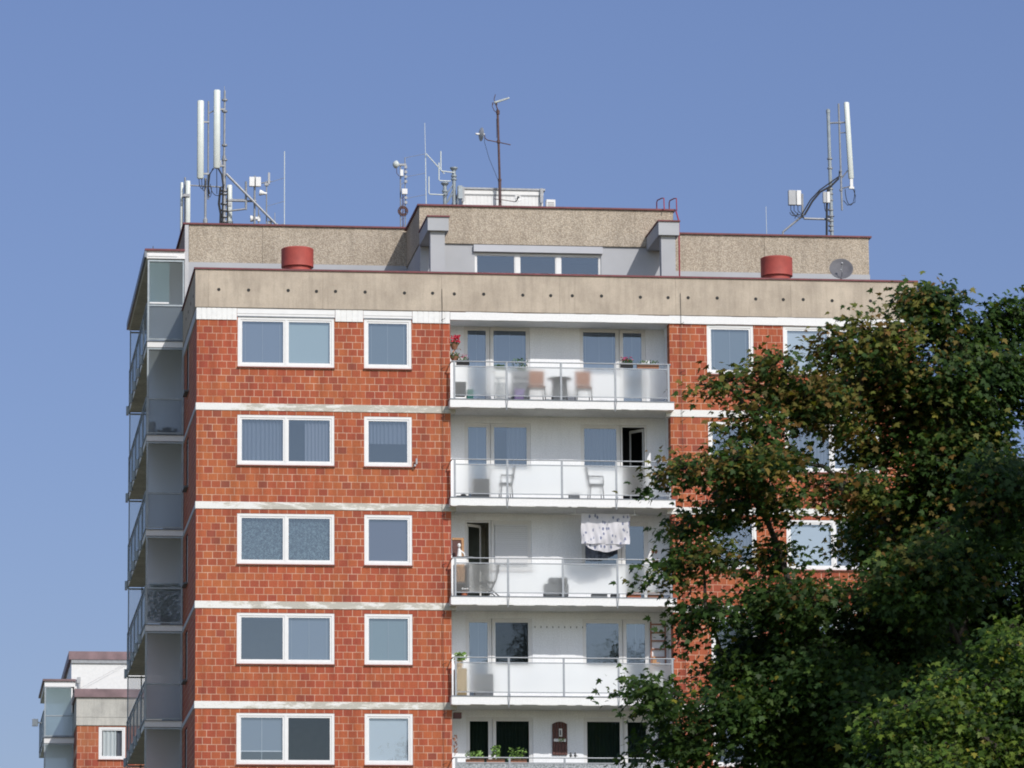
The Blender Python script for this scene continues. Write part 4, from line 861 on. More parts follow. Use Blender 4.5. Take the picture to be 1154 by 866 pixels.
m = MB(); m.tube([(2.2, 8, R0), (2.2, 8, 32.5)], .032, 8); m.tube([(2.33, 8.1, R0), (2.33, 8.1, 31.5)], .02, 6); m.build('pole', 'galv', t)
for x0 in (2.03, 2.22): m = MB(); m.box(x0, x0+.16, 7.85, 7.97, 32.15, 32.44); m.build('radio_unit', 'box_white', t, bevel=.012)
m = MB(); m.lathe((2.08, 8.1, 31.2), [(.10, 0), (.09, .06), (.05, .2), (.05, .3)], (1, 0, .05), 14); m.box(2.3, 2.38, 8.05, 8.15, 31.12, 31.32); m.build('horn_antenna', 'box_white', t, True)
t = thing('whip_antenna', 'thin upright whip on a side frame at the left roof, by two small horns', 'antenna', (3.1, 8, R0))
m = MB(); m.tube([(3.1, 8, R0), (3.1, 8, 33.28)], .014, 6); m.build('whip', 'antenna_white', t)
m = MB(); m.tube([(2.56, 8, R0), (2.56, 8, 32.35)], .022, 6).tube([(2.62, 8, 32.3), (3.1, 8, 32.46)], .007, 5).tube([(2.56, 8, 31.57), (3.1, 8, 31.74)], .007, 5).tube([(2.9, 8, 31.0), (3.1, 8, 31.05)], .007, 5).tube([(2.82, 8.1, R0), (2.82, 8.1, 31.4)], .012, 5).tube([(2.4, 8, 32.28), (2.7, 8, 32.34)], .02, 6).box(2.5, 2.62, 7.95, 8.05, 32.2, 32.28).box(2.6, 2.72, 7.95, 8.05, 31.02, 31.12); m.build_each('arm', 'galv', t)
m = MB(); m.box(2.60, 2.66, 7.94, 8.02, 32.25, 32.6); m.build('dipole', 'box_grey', t)
m = MB(); m.lathe((2.34, 7.95, 31.98), [(.09, 0), (.085, .05), (.04, .16), (.04, .22)], (1, 0, -.15), 14); m.build('horn_antenna', 'box_white', t, True)

# middle cluster
t = thing('lattice_antenna', 'slim twin-pole antenna with small white dish left of the middle block', 'antenna', (6.8, 9, R0))
m = MB(); m.tube([(6.72, 9, R0), (6.72, 9, 33.2)], .022, 6).tube([(6.87, 9, R0), (6.86, 9, 33.4)], .018, 6)
for i in range(9): m.tube([(6.72, 9, 31.0+i*.22), (6.87, 9, 31.1+i*.22)], .008, 5)
for z in (33.05, 32.9, 32.75, 32.6, 32.1, 31.95): m.box(6.84, 6.92, 8.93, 8.98, z, z+.08)
m.box(6.68, 6.9, 8.95, 9.02, 33.14, 33.2).build('pole', 'galv', t)
m = MB(); m.lathe((6.56, 8.95, 33.17), [(.004, .07), (.07, .055), (.12, .0), (.125, -.02), (.09, -.08), (.03, -.1)], (-1, -.5, 0), 20); m.build('dish', 'antenna_white', t, True)
m = MB(); m.box(6.75, 6.92, 8.86, 8.95, 32.23, 32.40).box(6.70, 6.8, 8.88, 8.96, 32.8, 33.0); m.build('junction_box', 'box_white', t, bevel=.01)
m = MB(); m.tube([(6.6, 8.95, 33.05), (6.6, 8.95, 32.9), (6.68, 8.95, 32.8)], .01, 5)
for q in (.15, .12, .09):
    for s in (-1, 1): m.tube([(6.79+s*q*cos(a/10*pi-pi/2), 8.97-.1*q, 31.72+q*sin(a/10*pi-pi/2)) for a in range(11)], .016, 6)
m.tube([(6.79, 8.95, 32.3), (6.79, 8.95, R0)], .016, 6); m.build('cable', 'rust_pole', t)
t = thing('whip_antenna', 'tall thin white whip with side arms left of the white rooftop hut', 'antenna', (7.5, 9, R0))
m = MB(); m.tube([(7.47, 9, 34.5), (7.49, 9, 33.5)], .009, 6).tube([(7.49, 9, 33.5), (7.52, 9, R0)], .015, 6); m.build('whip', 'antenna_white', t)
m = MB(); m.tube([(6.86, 9, 33.39), (7.48, 9, 33.53)], .007, 5).tube([(6.9, 9, 32.8), (7.5, 9, 32.93)], .007, 5).tube([(6.9, 9, 32.13), (7.51, 9, 32.26)], .007, 5); m.build_each('arm', 'galv', t)
t = thing('dipole_array', 'three white L-shaped dipoles fixed to the two roof pipes beside the hut', 'antenna', (8.1, 8.9, R0))
m = MB()
for (x, za, zb, xe) in ((7.58, 32.80, 32.25, 8.02), (7.89, 33.24, 32.68, 8.25), (7.95, 33.6, 32.98, 8.36)):
    m.tube([(x, 8.9, za), (x, 8.9, zb+.03), (x+.03, 8.9, zb), (xe, 8.9, zb-.01 if x != 7.95 else zb-.04)], .019, 8)
m.tube([(7.5, 8.92, 33.52), (8.06, 8.92, 32.9)], .017, 6); m.build_each('dipole', 'antenna_white', t)
for (x, z, lab) in ((8.08, 32.6, 'shorter grey roof pipe with flared cap left of the hut'), (8.36, 33.08, 'taller grey roof pipe with flared cap next to the hut')):
    tt = thing('roof_pipe', lab, 'roof pipe', (x, 9, R0)); m = MB(); m.tube([(x, 9, R0), (x, 9, z)], .058, 12); m.build('pipe', 'duct_grey', tt)
    m = MB(); m.lathe((x, 9, z-.05), [(.07, 0), (.12, .06), (.12, .09), (.05, .1)], n=14)
    for q in (.35, .25): m.lathe((x, 9, z-q), [(.09, 0), (.09, .05)], n=10)
    m.build_each('pipe_cap', 'duct_grey', tt)
m = MB(); m.tube([(8.08, 8.9, 31.9), (8.36, 8.9, 32.5)], .02, 6).tube([(8.08, 8.9, 32.2), (8.34, 8.9, 32.6)], .02, 6).tube([(8.14, 8.9, 32.0), (8.33, 8.9, 32.3)], .02, 6).box(8.47, 8.60, 8.8, 8.86, 32.12, 32.52).tube([(8.46, 8.85, R0), (8.46, 8.85, 32.5)], .02, 6).tube([(8.58, 8.85, 32.1), (8.58, 8.85, 32.52)], .018, 6)
tag(m.build('pipe_brace', 'duct_grey'), 'dark diagonal braces between the two roof pipes beside the hut', 'brace')
t = thing('rooftop_hut', 'white clad rooftop machine hut with grey flat roof behind the middle parapet', 'hut', (9.85, 10, R0))
m = MB(); x0, x1 = 8.6, 11.1; n = 22
for i in range(n): a = x0+(x1-x0)*i/n; m.box(a+.005, x0+(x1-x0)*(i+1)/n-.005, 9.0, 9.1, R0, 32.27)
m.box(x0, x1, 9.012, 11.5, R0, 32.26); m.box(x0-.01, x1+.01, 8.97, 11.5, 32.30, 32.44); m.build('wall', 'box_white', t)
m = MB(); m.box(x0, x1, 8.985, 9.02, 32.265, 32.295); m.build('trim', 'box_grey', t)
m = MB(); m.box(x0-.05, x1+.06, 8.93, 11.6, 32.443, 32.50); m.build('roof', 'galv', t)
for x in (8.6, 11.02): m = MB(); m.box(x-.02, x+.07, 8.88, 8.93, 32.05, 32.5).box(x-.03, x+.08, 8.9, 8.97, 32.2, 32.26); m.build_each('bracket', 'galv', t)
t = thing('air_conditioner', 'small white air conditioner box at the right end of the rooftop hut', 'air conditioner', (11.3, 8.8, R0))
m = MB(); m.box(11.16, 11.44, 8.7, 8.95, 31.5, 32.12); m.build('casing', 'box_white', t, bevel=.01)
m = MB(); [m.box(11.2, 11.4, 8.688, 8.698, 31.62+i*.05, 31.64+i*.05) for i in range(9)]; m.build('grille', 'box_grey', t)
m = MB(); m.box(11.18, 11.42, 8.72, 8.93, R0, 31.5); m.build('support', 'galv', t)
t = thing('television_mast', 'rusty brown television mast with crossarm in front of the white hut', 'antenna mast', (9.74, 8.7, R0))
m = MB(); m.tube([(9.75, 8.7, R0), (9.73, 8.7, 32.7)], .048, 10).tube([(9.73, 8.7, 32.7), (9.68, 8.7, 34.9)], .036, 10).lathe((9.69, 8.7, 34.75), [(.055, 0), (.055, .12)], n=10).lathe((9.73, 8.7, 32.66), [(.058, 0), (.058, .06)], n=10).lathe((9.7, 8.7, 33.85), [(.055, 0), (.055, .08)], n=10); m.build('pole', 'rust_pole', t)
m = MB(); m.tube([(9.27, 8.65, 34.08), (9.28, 8.65, 33.98), (9.36, 8.65, 33.92), (9.7, 8.65, 33.86), (10.07, 8.65, 33.79)], .016, 6); m.tube([(9.53, 8.6, 32.08), (9.75, 8.6, 32.06), (10.2, 8.6, 32.0)], .012, 6); m.build_each('crossarm', 'rust_pole', t)
m = MB(); m.lathe((9.14, 8.65, 34.1), [(.004, .04), (.1, .03), (.2, -.02), (.215, -.03), (.2, -.04), (.05, .0)], (-1, -.25, 0), 24); m.build('dish', 'box_grey', t, True)
m = MB(); m.lathe((9.14, 8.65, 34.1), [(.03, 0), (.03, .12), (.035, .13), (.02, .16)], (-1, -.25, 0), 12); m.tube([(9.14, 8.65, 34.1), (9.27, 8.65, 34.1)], .03, 8); m.build('receiver', 'box_white', t)
m = MB(); m.tube([(9.58, 8.65, 35.10), (10.04, 8.65, 35.26)], .035, 8, .022)
for i in range(9): a = i/9; x = 9.6+.42*a; z = 35.11+.145*a; m.tube([(x, 8.45, z), (x, 8.85, z)], .006, 4)
m.build('yagi_antenna', 'antenna_white', t)
m = MB(); m.tube([(9.61, 8.65, 35.36), (9.57, 8.65, 35.22), (9.58, 8.65, 35.08)], .012, 5).tube([(9.64, 8.65, 35.0), (9.67, 8.65, 34.9)], .02, 6).tube([(9.53, 8.6, 35.1), (9.50, 8.6, 34.98), (9.56, 8.6, 34.84), (9.63, 8.65, 34.8)], .011, 5).lathe((9.63, 8.62, 35.04), [(.03, -.03), (.035, .03)], n=8).lathe((9.52, 8.6, 35.05), [(.02, -.03), (.02, .03)], n=8); m.build_each('head_bracket', 'rust_pole', t)
m = MB(); m.tube([(9.27, 8.62, 34.0), (9.26, 8.62, 33.85), (9.4, 8.64, 33.35), (9.7, 8.66, 32.62)], .007, 5).tube([(9.64, 8.66, 34.6), (9.64, 8.66, 34.0)], .007, 5); m.build_each('cable', 'cable', t)
m = MB(); m.lathe((10.27, 8.55, 32.12), [(.004, -.03), (.06, -.02), (.11, .02), (.115, .0), (.06, -.05)], (.3, -1, .2), 20); m.build('dish', 'box_white', t, True)
m = MB(); m.tube([(10.2, 8.58, 32.0), (10.27, 8.5, 32.12)], .02, 6).lathe((10.27, 8.5, 32.12), [(.035, -.03), (.035, .03)], n=8); m.build('dish_mount', 'dark_metal', t)

# right cluster
t = thing('cellular_mast', 'mast with one long white leaning panel at the right roof corner', 'antenna mast', (19.84, 8, R0))
m = MB(); m.tube([(19.87, 8, R0), (19.82, 8, 34.9)], .055, 10).lathe((19.82, 8, 34.86), [(.065, 0), (.065, .1), (.03, .13)], n=10); m.build('pole', 'duct_grey', t)
m = MB(); m.tube([(20.18, 7.95, 31.8), (20.14, 7.95, 35.15)], .03, 8); m.build('pole', 'galv', t)
m = MB(); m.capsule(20.47, 7.88, 32.78, 35.18, .165, .14, -.1); m.build('panel_antenna', 'antenna_white', t, True)
m = MB(); m.box(20.43, 20.52, 7.84, 7.92, 32.48, 32.78).box(20.4, 20.55, 7.83, 7.93, 32.46, 32.52); m.build('connector_block', 'box_white', t)
m = MB(); m.tube([(19.82, 8, 34.54), (20.38, 7.92, 34.56)], .028, 6).tube([(20.15, 8, 34.24), (20.4, 7.92, 34.24)], .018, 6).tube([(20.2, 8, 32.82), (20.38, 7.92, 33.05)], .018, 6).tube([(20.2, 8, 32.5), (20.44, 7.92, 32.55)], .02, 6)
for z in (33.4, 33.1, 32.45, 32.3, 32.1, 31.8, 31.6, 31.45, 31.3, 31.15): m.lathe((19.84, 8, z), [(.085, 0), (.085, .04)], n=10)
for z in (34.52, 33.0, 32.85, 32.4): m.lathe((20.16, 7.95, z), [(.05, 0), (.05, .06)], n=8)
m.tube([(19.0, 8, 31.53), (19.86, 8, 31.52)], .035, 8).tube([(18.34, 8, 31.1), (18.98, 8, 31.63)], .032, 8).tube([(18.96, 8, 31.55), (18.96, 8, 32.3)], .035, 8); m.tube([(18.34, 8, R0), (18.34, 8, 31.1)], .03, 8)
m.build_each('bracket', 'galv', t)
m = MB(); m.tube([(20.12, 7.9, 33.0), (20.08, 7.9, 32.78), (19.85, 7.9, 32.55), (19.5, 7.9, 32.35), (19.25, 7.9, 32.05), (19.0, 7.9, 31.62)], .03, 8); m.tube([(20.08, 7.92, 32.84), (19.5, 7.92, 32.42), (19.2, 7.92, 32.1), (18.93, 7.92, 31.65)], .02, 8)
m.tube([(19.75, 7.9, 32.5), (19.7, 7.9, 31.9), (19.66, 7.9, R0)], .034, 8)
loopc(m, 20.28, 7.9, 32.45, .3, .5, 12, .012); m.tube([(20.52, 7.9, 32.5), (20.6, 7.9, 32.25), (20.58, 7.9, 32.05), (20.35, 7.9, 31.95), (20.22, 7.9, 32.1)], .012, 6)
loopc(m, 18.6, 7.9, 31.75, .45, .2, 10, .012); loopc(m, 18.55, 7.9, 31.7, .25, .12, 10, .012); loopc(m, 18.7, 7.9, 31.5, .28, -.12, 10, .014)
for x in (18.58, 18.68, 18.8): m.tube([(x, 7.9, 31.95), (x, 7.9, 31.75), (x+.15, 7.9, 31.6)], .012, 5)
m.tube([(19.62, 7.9, 32.0), (19.64, 7.9, 31.8), (19.75, 7.9, 31.55), (19.93, 7.9, 31.6)], .012, 5)
m.build_each('cable', 'cable', t)
for x0, x1, mt in ((18.51, 18.74, 'box_grey'), (18.76, 18.90, 'box_white')): m = MB(); m.box(x0, x1, 7.85, 7.99, 31.92, 32.38); m.build('radio_unit', mt, t, bevel=.012)
for x0, x1, mt in ((19.57, 19.68, 'box_grey'), (19.69, 19.79, 'box_white')): m = MB(); m.box(x0, x1, 7.8, 7.9, 32.0, 32.34); m.build('radio_unit', mt, t, bevel=.012)
m = MB(); m.tube([(17.84, 8, R0), (17.83, 8, 31.88)], .008, 5); tag(m.build('lightning_rod', 'antenna_white'), 'short thin rod on the right roof left of the right mast', 'lightning rod')

# ------------------------------------------------------------------ farther block behind at the left
D = thing('apartment_building', 'smaller distant orange brick block with white top storey at the lower left', 'building', (6, 72, 0))
y0 = 64
m = MB(); wall_x(m, (-1.03, 14), (0, 21.75), y0, [(-.13, .98, 20.35, 21.70), (-.13, .98, 17.55, 18.9)], .12); m.quad((-1.03, y0, 0), (-1.03, y0, 21.75), (-1.03, y0+5, 21.75), (-1.03, y0+5, 0)); m.build('wall', 'brick_far', D)
for c in (20.35, 17.55): window(-.127, .977, c+.003, c+1.347, y0+.012, ['sheer'], D, .09, .05, glass='glass_clear'); 
pleats(.05, .6, y0+.085, 20.4, 21.6, .02, .16).build('curtain', 'white_roller', D)
m = MB(); m.box(-1.06, 14, y0-.05, y0+.2, 22.1, 22.92).box(-1.06, 14, y0-.045, y0+.2, 21.76, 22.09).box(-1.06, -.86, y0+.2, y0+5, 21.76, 22.92); m.build('parapet', 'far_concrete', D)
m = MB(); m.box(-1.15, 14.1, y0-.14, y0+.3, 22.925, 23.27).box(-1.15, -.8, y0+.3, y0+5, 22.925, 23.26); m.build('parapet_cap', 'far_cap', D)
m = MB(); m.box(-1.18, 14, y0+3, y0+14, 22.6, 24.85); m.build('upper_wall', 'white_tile', D)
m = MB(); m.box(-1.3, 14.1, y0+2.9, y0+14.2, 24.853, 25.2); m.build('parapet_cap', 'far_cap', D)
m = MB(); m.box(-1.19, 14, y0+2.93, y0+2.99, 24.70, 24.853); m.build('trim', 'galv', D)
m = MB(); m.box(-1.0, 14, y0+5, y0+14, 0, 22.6); m.build('rear_wall', 'grey_paint', D)
for k, z in enumerate((21.6, 18.8, 16.0)):
    m = MB(); m.box(-2.3, -1.04, y0+3.0, y0+9.5, z-.28, z-.05); o = m.build('side_balcony', 'white_slab', D)
    m = MB(); m.box(-2.34, -1.04, y0+2.95, y0+9.5, z-.048, z); m.build('flashing', 'flashing', o)
    m = MB(); zt = z+2.5 if k else z+2.1
    m.box(-2.3, -2.24, y0+3.0, y0+3.05, z, zt).box(-1.12, -1.06, y0+3.0, y0+3.05, z, zt).box(-2.24, -1.12, y0+3.0, y0+3.05, z+.85, z+.9).box(-2.24, -1.12, y0+3.0, y0+3.05, zt-.05, zt).box(-2.24, -1.12, y0+3.0, y0+3.05, z, z+.05)
    for j in range(4): m.box(-2.34, -2.3, y0+3.2+2*j, y0+3.25+2*j, z-.3, z+1.1)
    m.box(-2.34, -2.3, y0+3, y0+9.5, z+1.08, z+1.13); m.build('railing', 'duct_grey', o)
    m = MB(); m.quad((-2.24, y0+3.02, z+.05), (-1.12, y0+3.02, z+.05), (-1.12, y0+3.02, zt-.05), (-2.24, y0+3.02, zt-.05)); m.build('end_screen', 'frosted_pale', o)
    m = MB(); m.quad((-2.32, y0+3.2, z+.1), (-2.32, y0+9.5, z+.1), (-2.32, y0+9.5, z+1.08), (-2.32, y0+3.2, z+1.08)); m.build('glass_panel', 'glass_rail', o)
m = MB(); m.box(-2.3, -1.06, y0+2.98, y0+9.5, 23.7, 23.93); o = m.build('balcony_roof', 'white_slab', D)
m = MB(); m.box(-2.38, -1.0, y0+2.9, y0+9.6, 23.933, 24.02); m.build('cap', 'far_cap', o)
m = MB(); m.lathe((.7, 70, 25.2), [(.06, 0), (.06, .3), (.09, .31), (.09, .36)], n=10); m.build('roof_pipe', 'box_white', D)
m = MB(); m.box(-2.75, -2.5, y0+5, y0+5.2, 22.25, 22.55).tube([(-2.5, y0+5.1, 22.4), (-2.33, y0+5.1, 22.4)], .03); tag(m.build('wall_lamp', 'white_tile'), 'small white box on an arm left of the distant block balconies', 'outdoor unit')
m = MB(); m.tube([(-.85, y0+2.9, 23.5), (-.85, y0+2.9, 23.9)], .05, 6).tube([(-.85, y0+2.85, 23.6), (.2, y0+2.85, 24.2), (1.3, y0+2.9, 24.8)], .006, 5).box(-.95, -.8, y0+2.85, y0+2.9, 23.85, 24.1).box(-.15, -.08, y0+2.9, y0+2.97, 23.4, 23.65)
tag(m.build('wall_antenna', 'box_grey'), 'small wire aerial on the white top storey of the distant block', 'antenna')

# ------------------------------------------------------------------ trees
LEAFSHAPE = np.array([(0, 0), (.16, .10), (.50, .06), (.30, .24), (.52, .52), (.22, .46), (.16, .70), (0, 1.0), (-.16, .70), (-.22, .46), (-.52, .52), (-.30, .24), (-.50, .06), (-.16, .10)])
LEAFSMALL = np.array([(0, 0), (.28, .25), (.33, .55), (.0, 1.0), (-.33, .55), (-.28, .25)])
def crown_mesh(name, P, Nn, T, size, cols, shape, parent, o0):
    n = len(P); k = len(shape)
    T = T - Nn*np.sum(T*Nn, 1, keepdims=True); T /= np.linalg.norm(T, axis=1, keepdims=True)+1e-9
    Bt = np.cross(Nn, T)
    sx = shape[:, 0][None, :, None]; sy = shape[:, 1][None, :, None]
    droop = -.18*(np.abs(shape[:, 0])*1.2+shape[:, 1]**2)[None, :, None]
    V = P[:, None, :] + size[:, None, None]*(Bt[:, None, :]*sx + T[:, None, :]*sy + Nn[:, None, :]*droop) - np.array(o0)[None, None, :]
    me = bpy.data.meshes.new(name)
    me.vertices.add(n*k); me.vertices.foreach_set('co', V.reshape(-1).astype(np.float32))
    me.loops.add(n*k); me.loops.foreach_set('vertex_index', np.arange(n*k, dtype=np.int32))
    me.polygons.add(n); me.polygons.foreach_set('loop_start', np.arange(0, n*k, k, dtype=np.int32)); me.polygons.foreach_set('loop_total', np.full(n, k, dtype=np.int32))
    at = me.color_attributes.new('leafcol', 'FLOAT_COLOR', 'POINT')
    C = np.ones((n, k, 4), np.float32); C[:, :, :3] = cols[:, None, :]; at.data.foreach_set('color', C.reshape(-1))
    me.update(calc_edges=True); me.validate()
    o = bpy.data.objects.new(name, me); COL.objects.link(o); me.materials.append(MATS['leaf']); o.parent = parent; ORIG[o.name] = tuple(o0)
    return o
def make_tree(name, label, base, top_fork, ell, leaf, n_per, palette, seed, shape=LEAFSHAPE, trunk_r=.22, twig_len=.28, clump_leaves=16, autumn=None, dens=None, depth_k=1.0, lean=(0, 0), spread=1.0, gap=-.2):
    rs = np.random.RandomState(seed)
    t = thing(name, label, 'tree', base)
    # skeleton: trunk nodes, then each leaf mass is joined to the closest node nearer the trunk
    nodes = []; par = []
    bx, by, bz = base; H = max(e[2] for e in ell)
    nt_ = 14
    for i in range(nt_+1):
        f = i/nt_; nodes.append(np.array([bx+lean[0]*f+.12*sin(f*7+seed), by+lean[1]*f+.12*cos(f*5+seed), f*(H-1.0)])); par.append(i-1)
    leafnode = []
    axis = lambda p: nodes[min(nt_, max(2, int(p[2]/(H-1.0)*nt_)))]
    order = sorted(ell, key=lambda e: np.hypot(e[0]-bx, e[1]-by))
    for e in order:
        p = np.array(e[:3]); best = None
        for i, q in enumerate(nodes):
            if i < nt_*.30: continue
            d = p-q; dist = np.linalg.norm(d)
            rise = d[2]
            radial = np.hypot(p[0]-bx, p[1]-by) - np.hypot(q[0]-bx, q[1]-by)
            c = dist + (1.2*max(0, -rise-.1)) + (2.5 if radial < -.2 else 0) + .25*abs(rise-.5*dist) + (0.0 if i > nt_ else .3*dist)
            if best is None or c < best[0]: best = (c, i)
        i = best[1]; q = nodes[i]; d = p-q; steps = max(2, int(np.linalg.norm(d)/.45)); last = i
        for s in range(1, steps+1):
            f = s/steps; w = q + d*f + np.array([0, 0, .16*np.linalg.norm(d)*sin(pi*f)*.6]) + rs.normal(0, .045, 3)*(f < 1)
            nodes.append(w); par.append(last); last = len(nodes)-1
        leafnode.append((last, e))
    cnt = [0.0]*len(nodes)
    for ln, e in leafnode:
        j = ln
        while j >= 0: cnt[j] += e[3]*e[3]; j = par[j]
    tot = max(cnt); rad = [max(.014, trunk_r*(c/tot)**.56) for c in cnt]
    m = MB()
    tr_pts = [tuple(nodes[i]) for i in range(nt_+1)]
    for i in range(1, nt_+1): m.tube([tr_pts[i-1], tr_pts[i]], rad[i-1]*(1.25 if i == 1 else 1), 10, rad[i], cap=False)
    m.build('trunk', 'bark', t, True)
    m = MB()
    for i in range(nt_+1, len(nodes)): m.tube([tuple(nodes[par[i]]), tuple(nodes[i])], min(rad[par[i]], rad[i]*1.25), 7, rad[i], cap=False)
    P = []; Nn = []; T = []; Sz = []; Cc = []
    for ln, e in leafnode:
        ex, ey, ez, ru, rv = e[:5]; c = nodes[ln]
        rd = min(max(ru, rv)*depth_k, 1.6*depth_k)
        ncl = max(5, int(n_per*ru*rv*(.8+rd*.6)*(dens(e) if dens else 1)))
        for _ in range(ncl):
            v = rs.normal(0, 1, 3); v /= np.linalg.norm(v); v *= rs.uniform(.25, 1.0)**.6
            cp = np.array([ex, ey, ez]) + v*np.array([ru, rd, rv])*spread
            nv = noise.noise(Vector((cp*1.7).tolist())+Vector((seed*3.1, 0, 0)))
            if nv < gap: continue
            if rs.rand() < .55: m.tube([tuple(c + (cp-c)*.25), tuple(c+(cp-c)*.65 + np.array([0, 0, .05])), tuple(cp)], .011, 4, .005, cap=False)
            out = cp - np.array([bx, by, cp[2]]); out /= np.linalg.norm(out)+1e-6
            nl = rs.randint(int(clump_leaves*.6), int(clump_leaves*1.4))
            tint = palette[rs.randint(len(palette))]
            tint = np.array(tint)*rs.uniform(.75, 1.25)
            if autumn is not None:
                a = autumn(cp)
                if rs.rand() < a*.85: tint = np.array(((.17, .125, .032), (.14, .135, .032), (.18, .105, .032), (.13, .15, .034))[rs.randint(4)])*rs.uniform(.7, 1.2)
            for __ in range(nl):
                o = rs.normal(0, 1, 3)*np.array([twig_len, twig_len, twig_len*.62]); o[2] -= .25*np.linalg.norm(o[:2])
                P.append(cp+o); nn = np.array([rs.normal(0, .75), rs.normal(0, .75)-.45, 1.0])+out*.35*np.array([1, 1, 0]); nn /= np.linalg.norm(nn); Nn.append(nn)
                tv = out*.5 + o*np.array([1, 1, .3])*2.0 + rs.normal(0, .4, 3); tv[2] -= .5; T.append(tv/np.linalg.norm(tv))
                Sz.append(leaf*rs.uniform(.5, 1.35)); cc = tint*rs.uniform(.8, 1.2)
                if rs.rand() < .02: cc = np.array((.22, .20, .03))
                Cc.append(cc)
    m.build('branches', 'bark', t)
    print(name, 'leaves', len(P))
    crown_mesh('crown', np.array(P), np.array(Nn), np.array(T), np.array(Sz), np.array(Cc), shape, t, base)
    return t
E1 = [(8.9, -46, 16.25, .8, .38), (10.2, -46, 15.7, .7, .4), (10.1, -46, 13.7, .5, .3), (8.95, -47, 15.6, .5, .22), (13.2, -46.5, 17.95, .6, .4), (11.95, -46.8, 17.72, .5, .34), (11.5, -46.4, 17.0, .7, .5), (7.3, -47.4, 14.95, .7, .24), (7.9, -46.5, 11.6, .9, .35), (6.6, -47.5, 11.1, .6, .3), (8.6, -46.5, 10.2, .9, .5), (10.46, -47.0, 17.71, 0.65, 0.43), (10.17, -47.0, 17.98, 0.28, 0.22), (9.21, -48.0, 17.07, 0.69, 0.37), (12.35, -46.5, 17.85, 0.55, 0.42), (12.75, -46.3, 18.05, 0.35, 0.28), (10.55, -47.2, 18.0, 0.3, 0.22), (11.3, -46.5, 17.45, 0.55, 0.35), (8.31, -48.0, 16.76, 0.58, 0.31), (7.28, -48.5, 16.4, 0.43, 0.24), (6.32, -48.5, 16.09, 0.46, 0.17), (5.89, -48.5, 16.02, 0.24, 0.11), (9.86, -46.0, 16.6, 1.1, 0.63), (11.29, -47.0, 16.44, 1.24, 0.85), (7.89, -48.0, 15.89, 0.84, 0.4), (6.92, -48.5, 15.47, 0.58, 0.27), (6.73, -49.0, 14.59, 0.83, 0.3), (5.63, -49.0, 14.45, 0.51, 0.24), (5.11, -49.0, 14.25, 0.21, 0.12), (11.0, -47.0, 14.97, 1.01, 0.85), (9.58, -46.0, 15.28, 0.56, 0.25), (8.95, -47.0, 14.43, 0.85, 0.28), (6.98, -48.0, 14.04, 0.89, 0.31), (6.02, -48.0, 13.63, 0.55, 0.21), (10.47, -46.0, 14.47, 0.63, 0.47), (5.93, -48.5, 13.01, 0.68, 0.21), (5.21, -48.5, 12.64, 0.43, 0.14), (7.47, -47.0, 13.24, 0.7, 0.28), (11.21, -47.0, 13.52, 1.08, 0.85), (9.51, -48.0, 12.4, 0.84, 0.34), (7.75, -48.0, 12.23, 1.15, 0.46), (5.99, -48.5, 11.99, 0.55, 0.24), (5.62, -48.5, 11.64, 0.21, 0.12), (9.54, -47.0, 11.74, 1.08, 0.7), (7.12, -47.0, 11.48, 0.56, 0.34), (8.12, -48.0, 10.89, 1.15, 0.69), (10.49, -47.0, 10.79, 1.24, 0.93), (5.06, -49.0, 10.45, 0.54, 0.3), (4.59, -49.0, 10.6, 0.21, 0.18), (6.68, -48.0, 10.33, 0.84, 0.49), (5.57, -48.0, 9.78, 0.64, 0.43), (4.94, -48.0, 9.55, 0.24, 0.21), (7.89, -47.0, 9.66, 1.24, 0.62), (11.82, -46.0, 12.2, 0.94, 1.1), (9.71, -46.0, 9.77, 1.25, 0.78), (12.77, -47.0, 16.63, 0.93, 0.93), (13.37, -47.0, 14.68, 1.08, 1.08), (12.81, -47.0, 12.41, 0.93, 1.08), (12.16, -46.0, 9.62, 1.25, 0.94), (10.43, -47.0, 8.41, 1.7, 0.93), (7.23, -47.0, 8.4, 1.39, 0.7), (13.06, -47.0, 9.85, 1.08, 1.24), (12.94, -44.0, 14.14, 0.8, 0.8), (11.87, -43.0, 16.49, 0.97, 0.81), (10.55, -42.5, 14.33, 0.98, 0.65), (11.88, -42.5, 12.65, 1.14, 0.98), (9.35, -43.0, 10.89, 1.14, 0.81), (10.88, -50.5, 13.78, 0.74, 0.89), (9.59, -50.5, 12.38, 1.04, 0.74), (10.32, -50.5, 10.39, 1.04, 0.89), (8.77, -50.5, 10.08, 0.89, 0.67)]
E2 = [(7.98, -62.0, 9.76, 0.48, 0.25), (8.44, -61.5, 10.06, 0.32, 0.19), (7.11, -62.0, 9.27, 0.53, 0.25), (6.47, -62.5, 8.83, 0.47, 0.2), (7.77, -62.0, 9.15, 0.63, 0.33), (6.0, -62.5, 8.57, 0.23, 0.11), (8.4, -61.0, 8.94, 0.51, 0.38), (7.18, -62.5, 8.64, 0.69, 0.33), (6.43, -62.0, 8.36, 0.48, 0.28), (8.0, -62.0, 8.18, 0.76, 0.44), (6.79, -63.0, 7.97, 0.62, 0.37), (6.16, -62.0, 7.94, 0.25, 0.2), (8.83, -62.0, 9.35, 0.57, 0.5), (8.93, -62.0, 8.31, 0.76, 0.63), (7.59, -62.0, 7.28, 1.51, 0.63), (8.88, -61.0, 7.23, 0.77, 0.64)]
GREEN = [(.034, .068, .016), (.044, .082, .018), (.025, .052, .015), (.058, .098, .020), (.036, .072, .020)]
LIME = [(.070, .125, .020), (.048, .092, .018), (.115, .165, .026), (.030, .062, .016)]
def aut(p):
    # leaves browning on the upper left; the paler olive also paints sunlit leaves
    return max(0, min(.75, (p[2]-11.5)/6.5)) * max(.12, min(1, (11.4-p[0])/2.2))
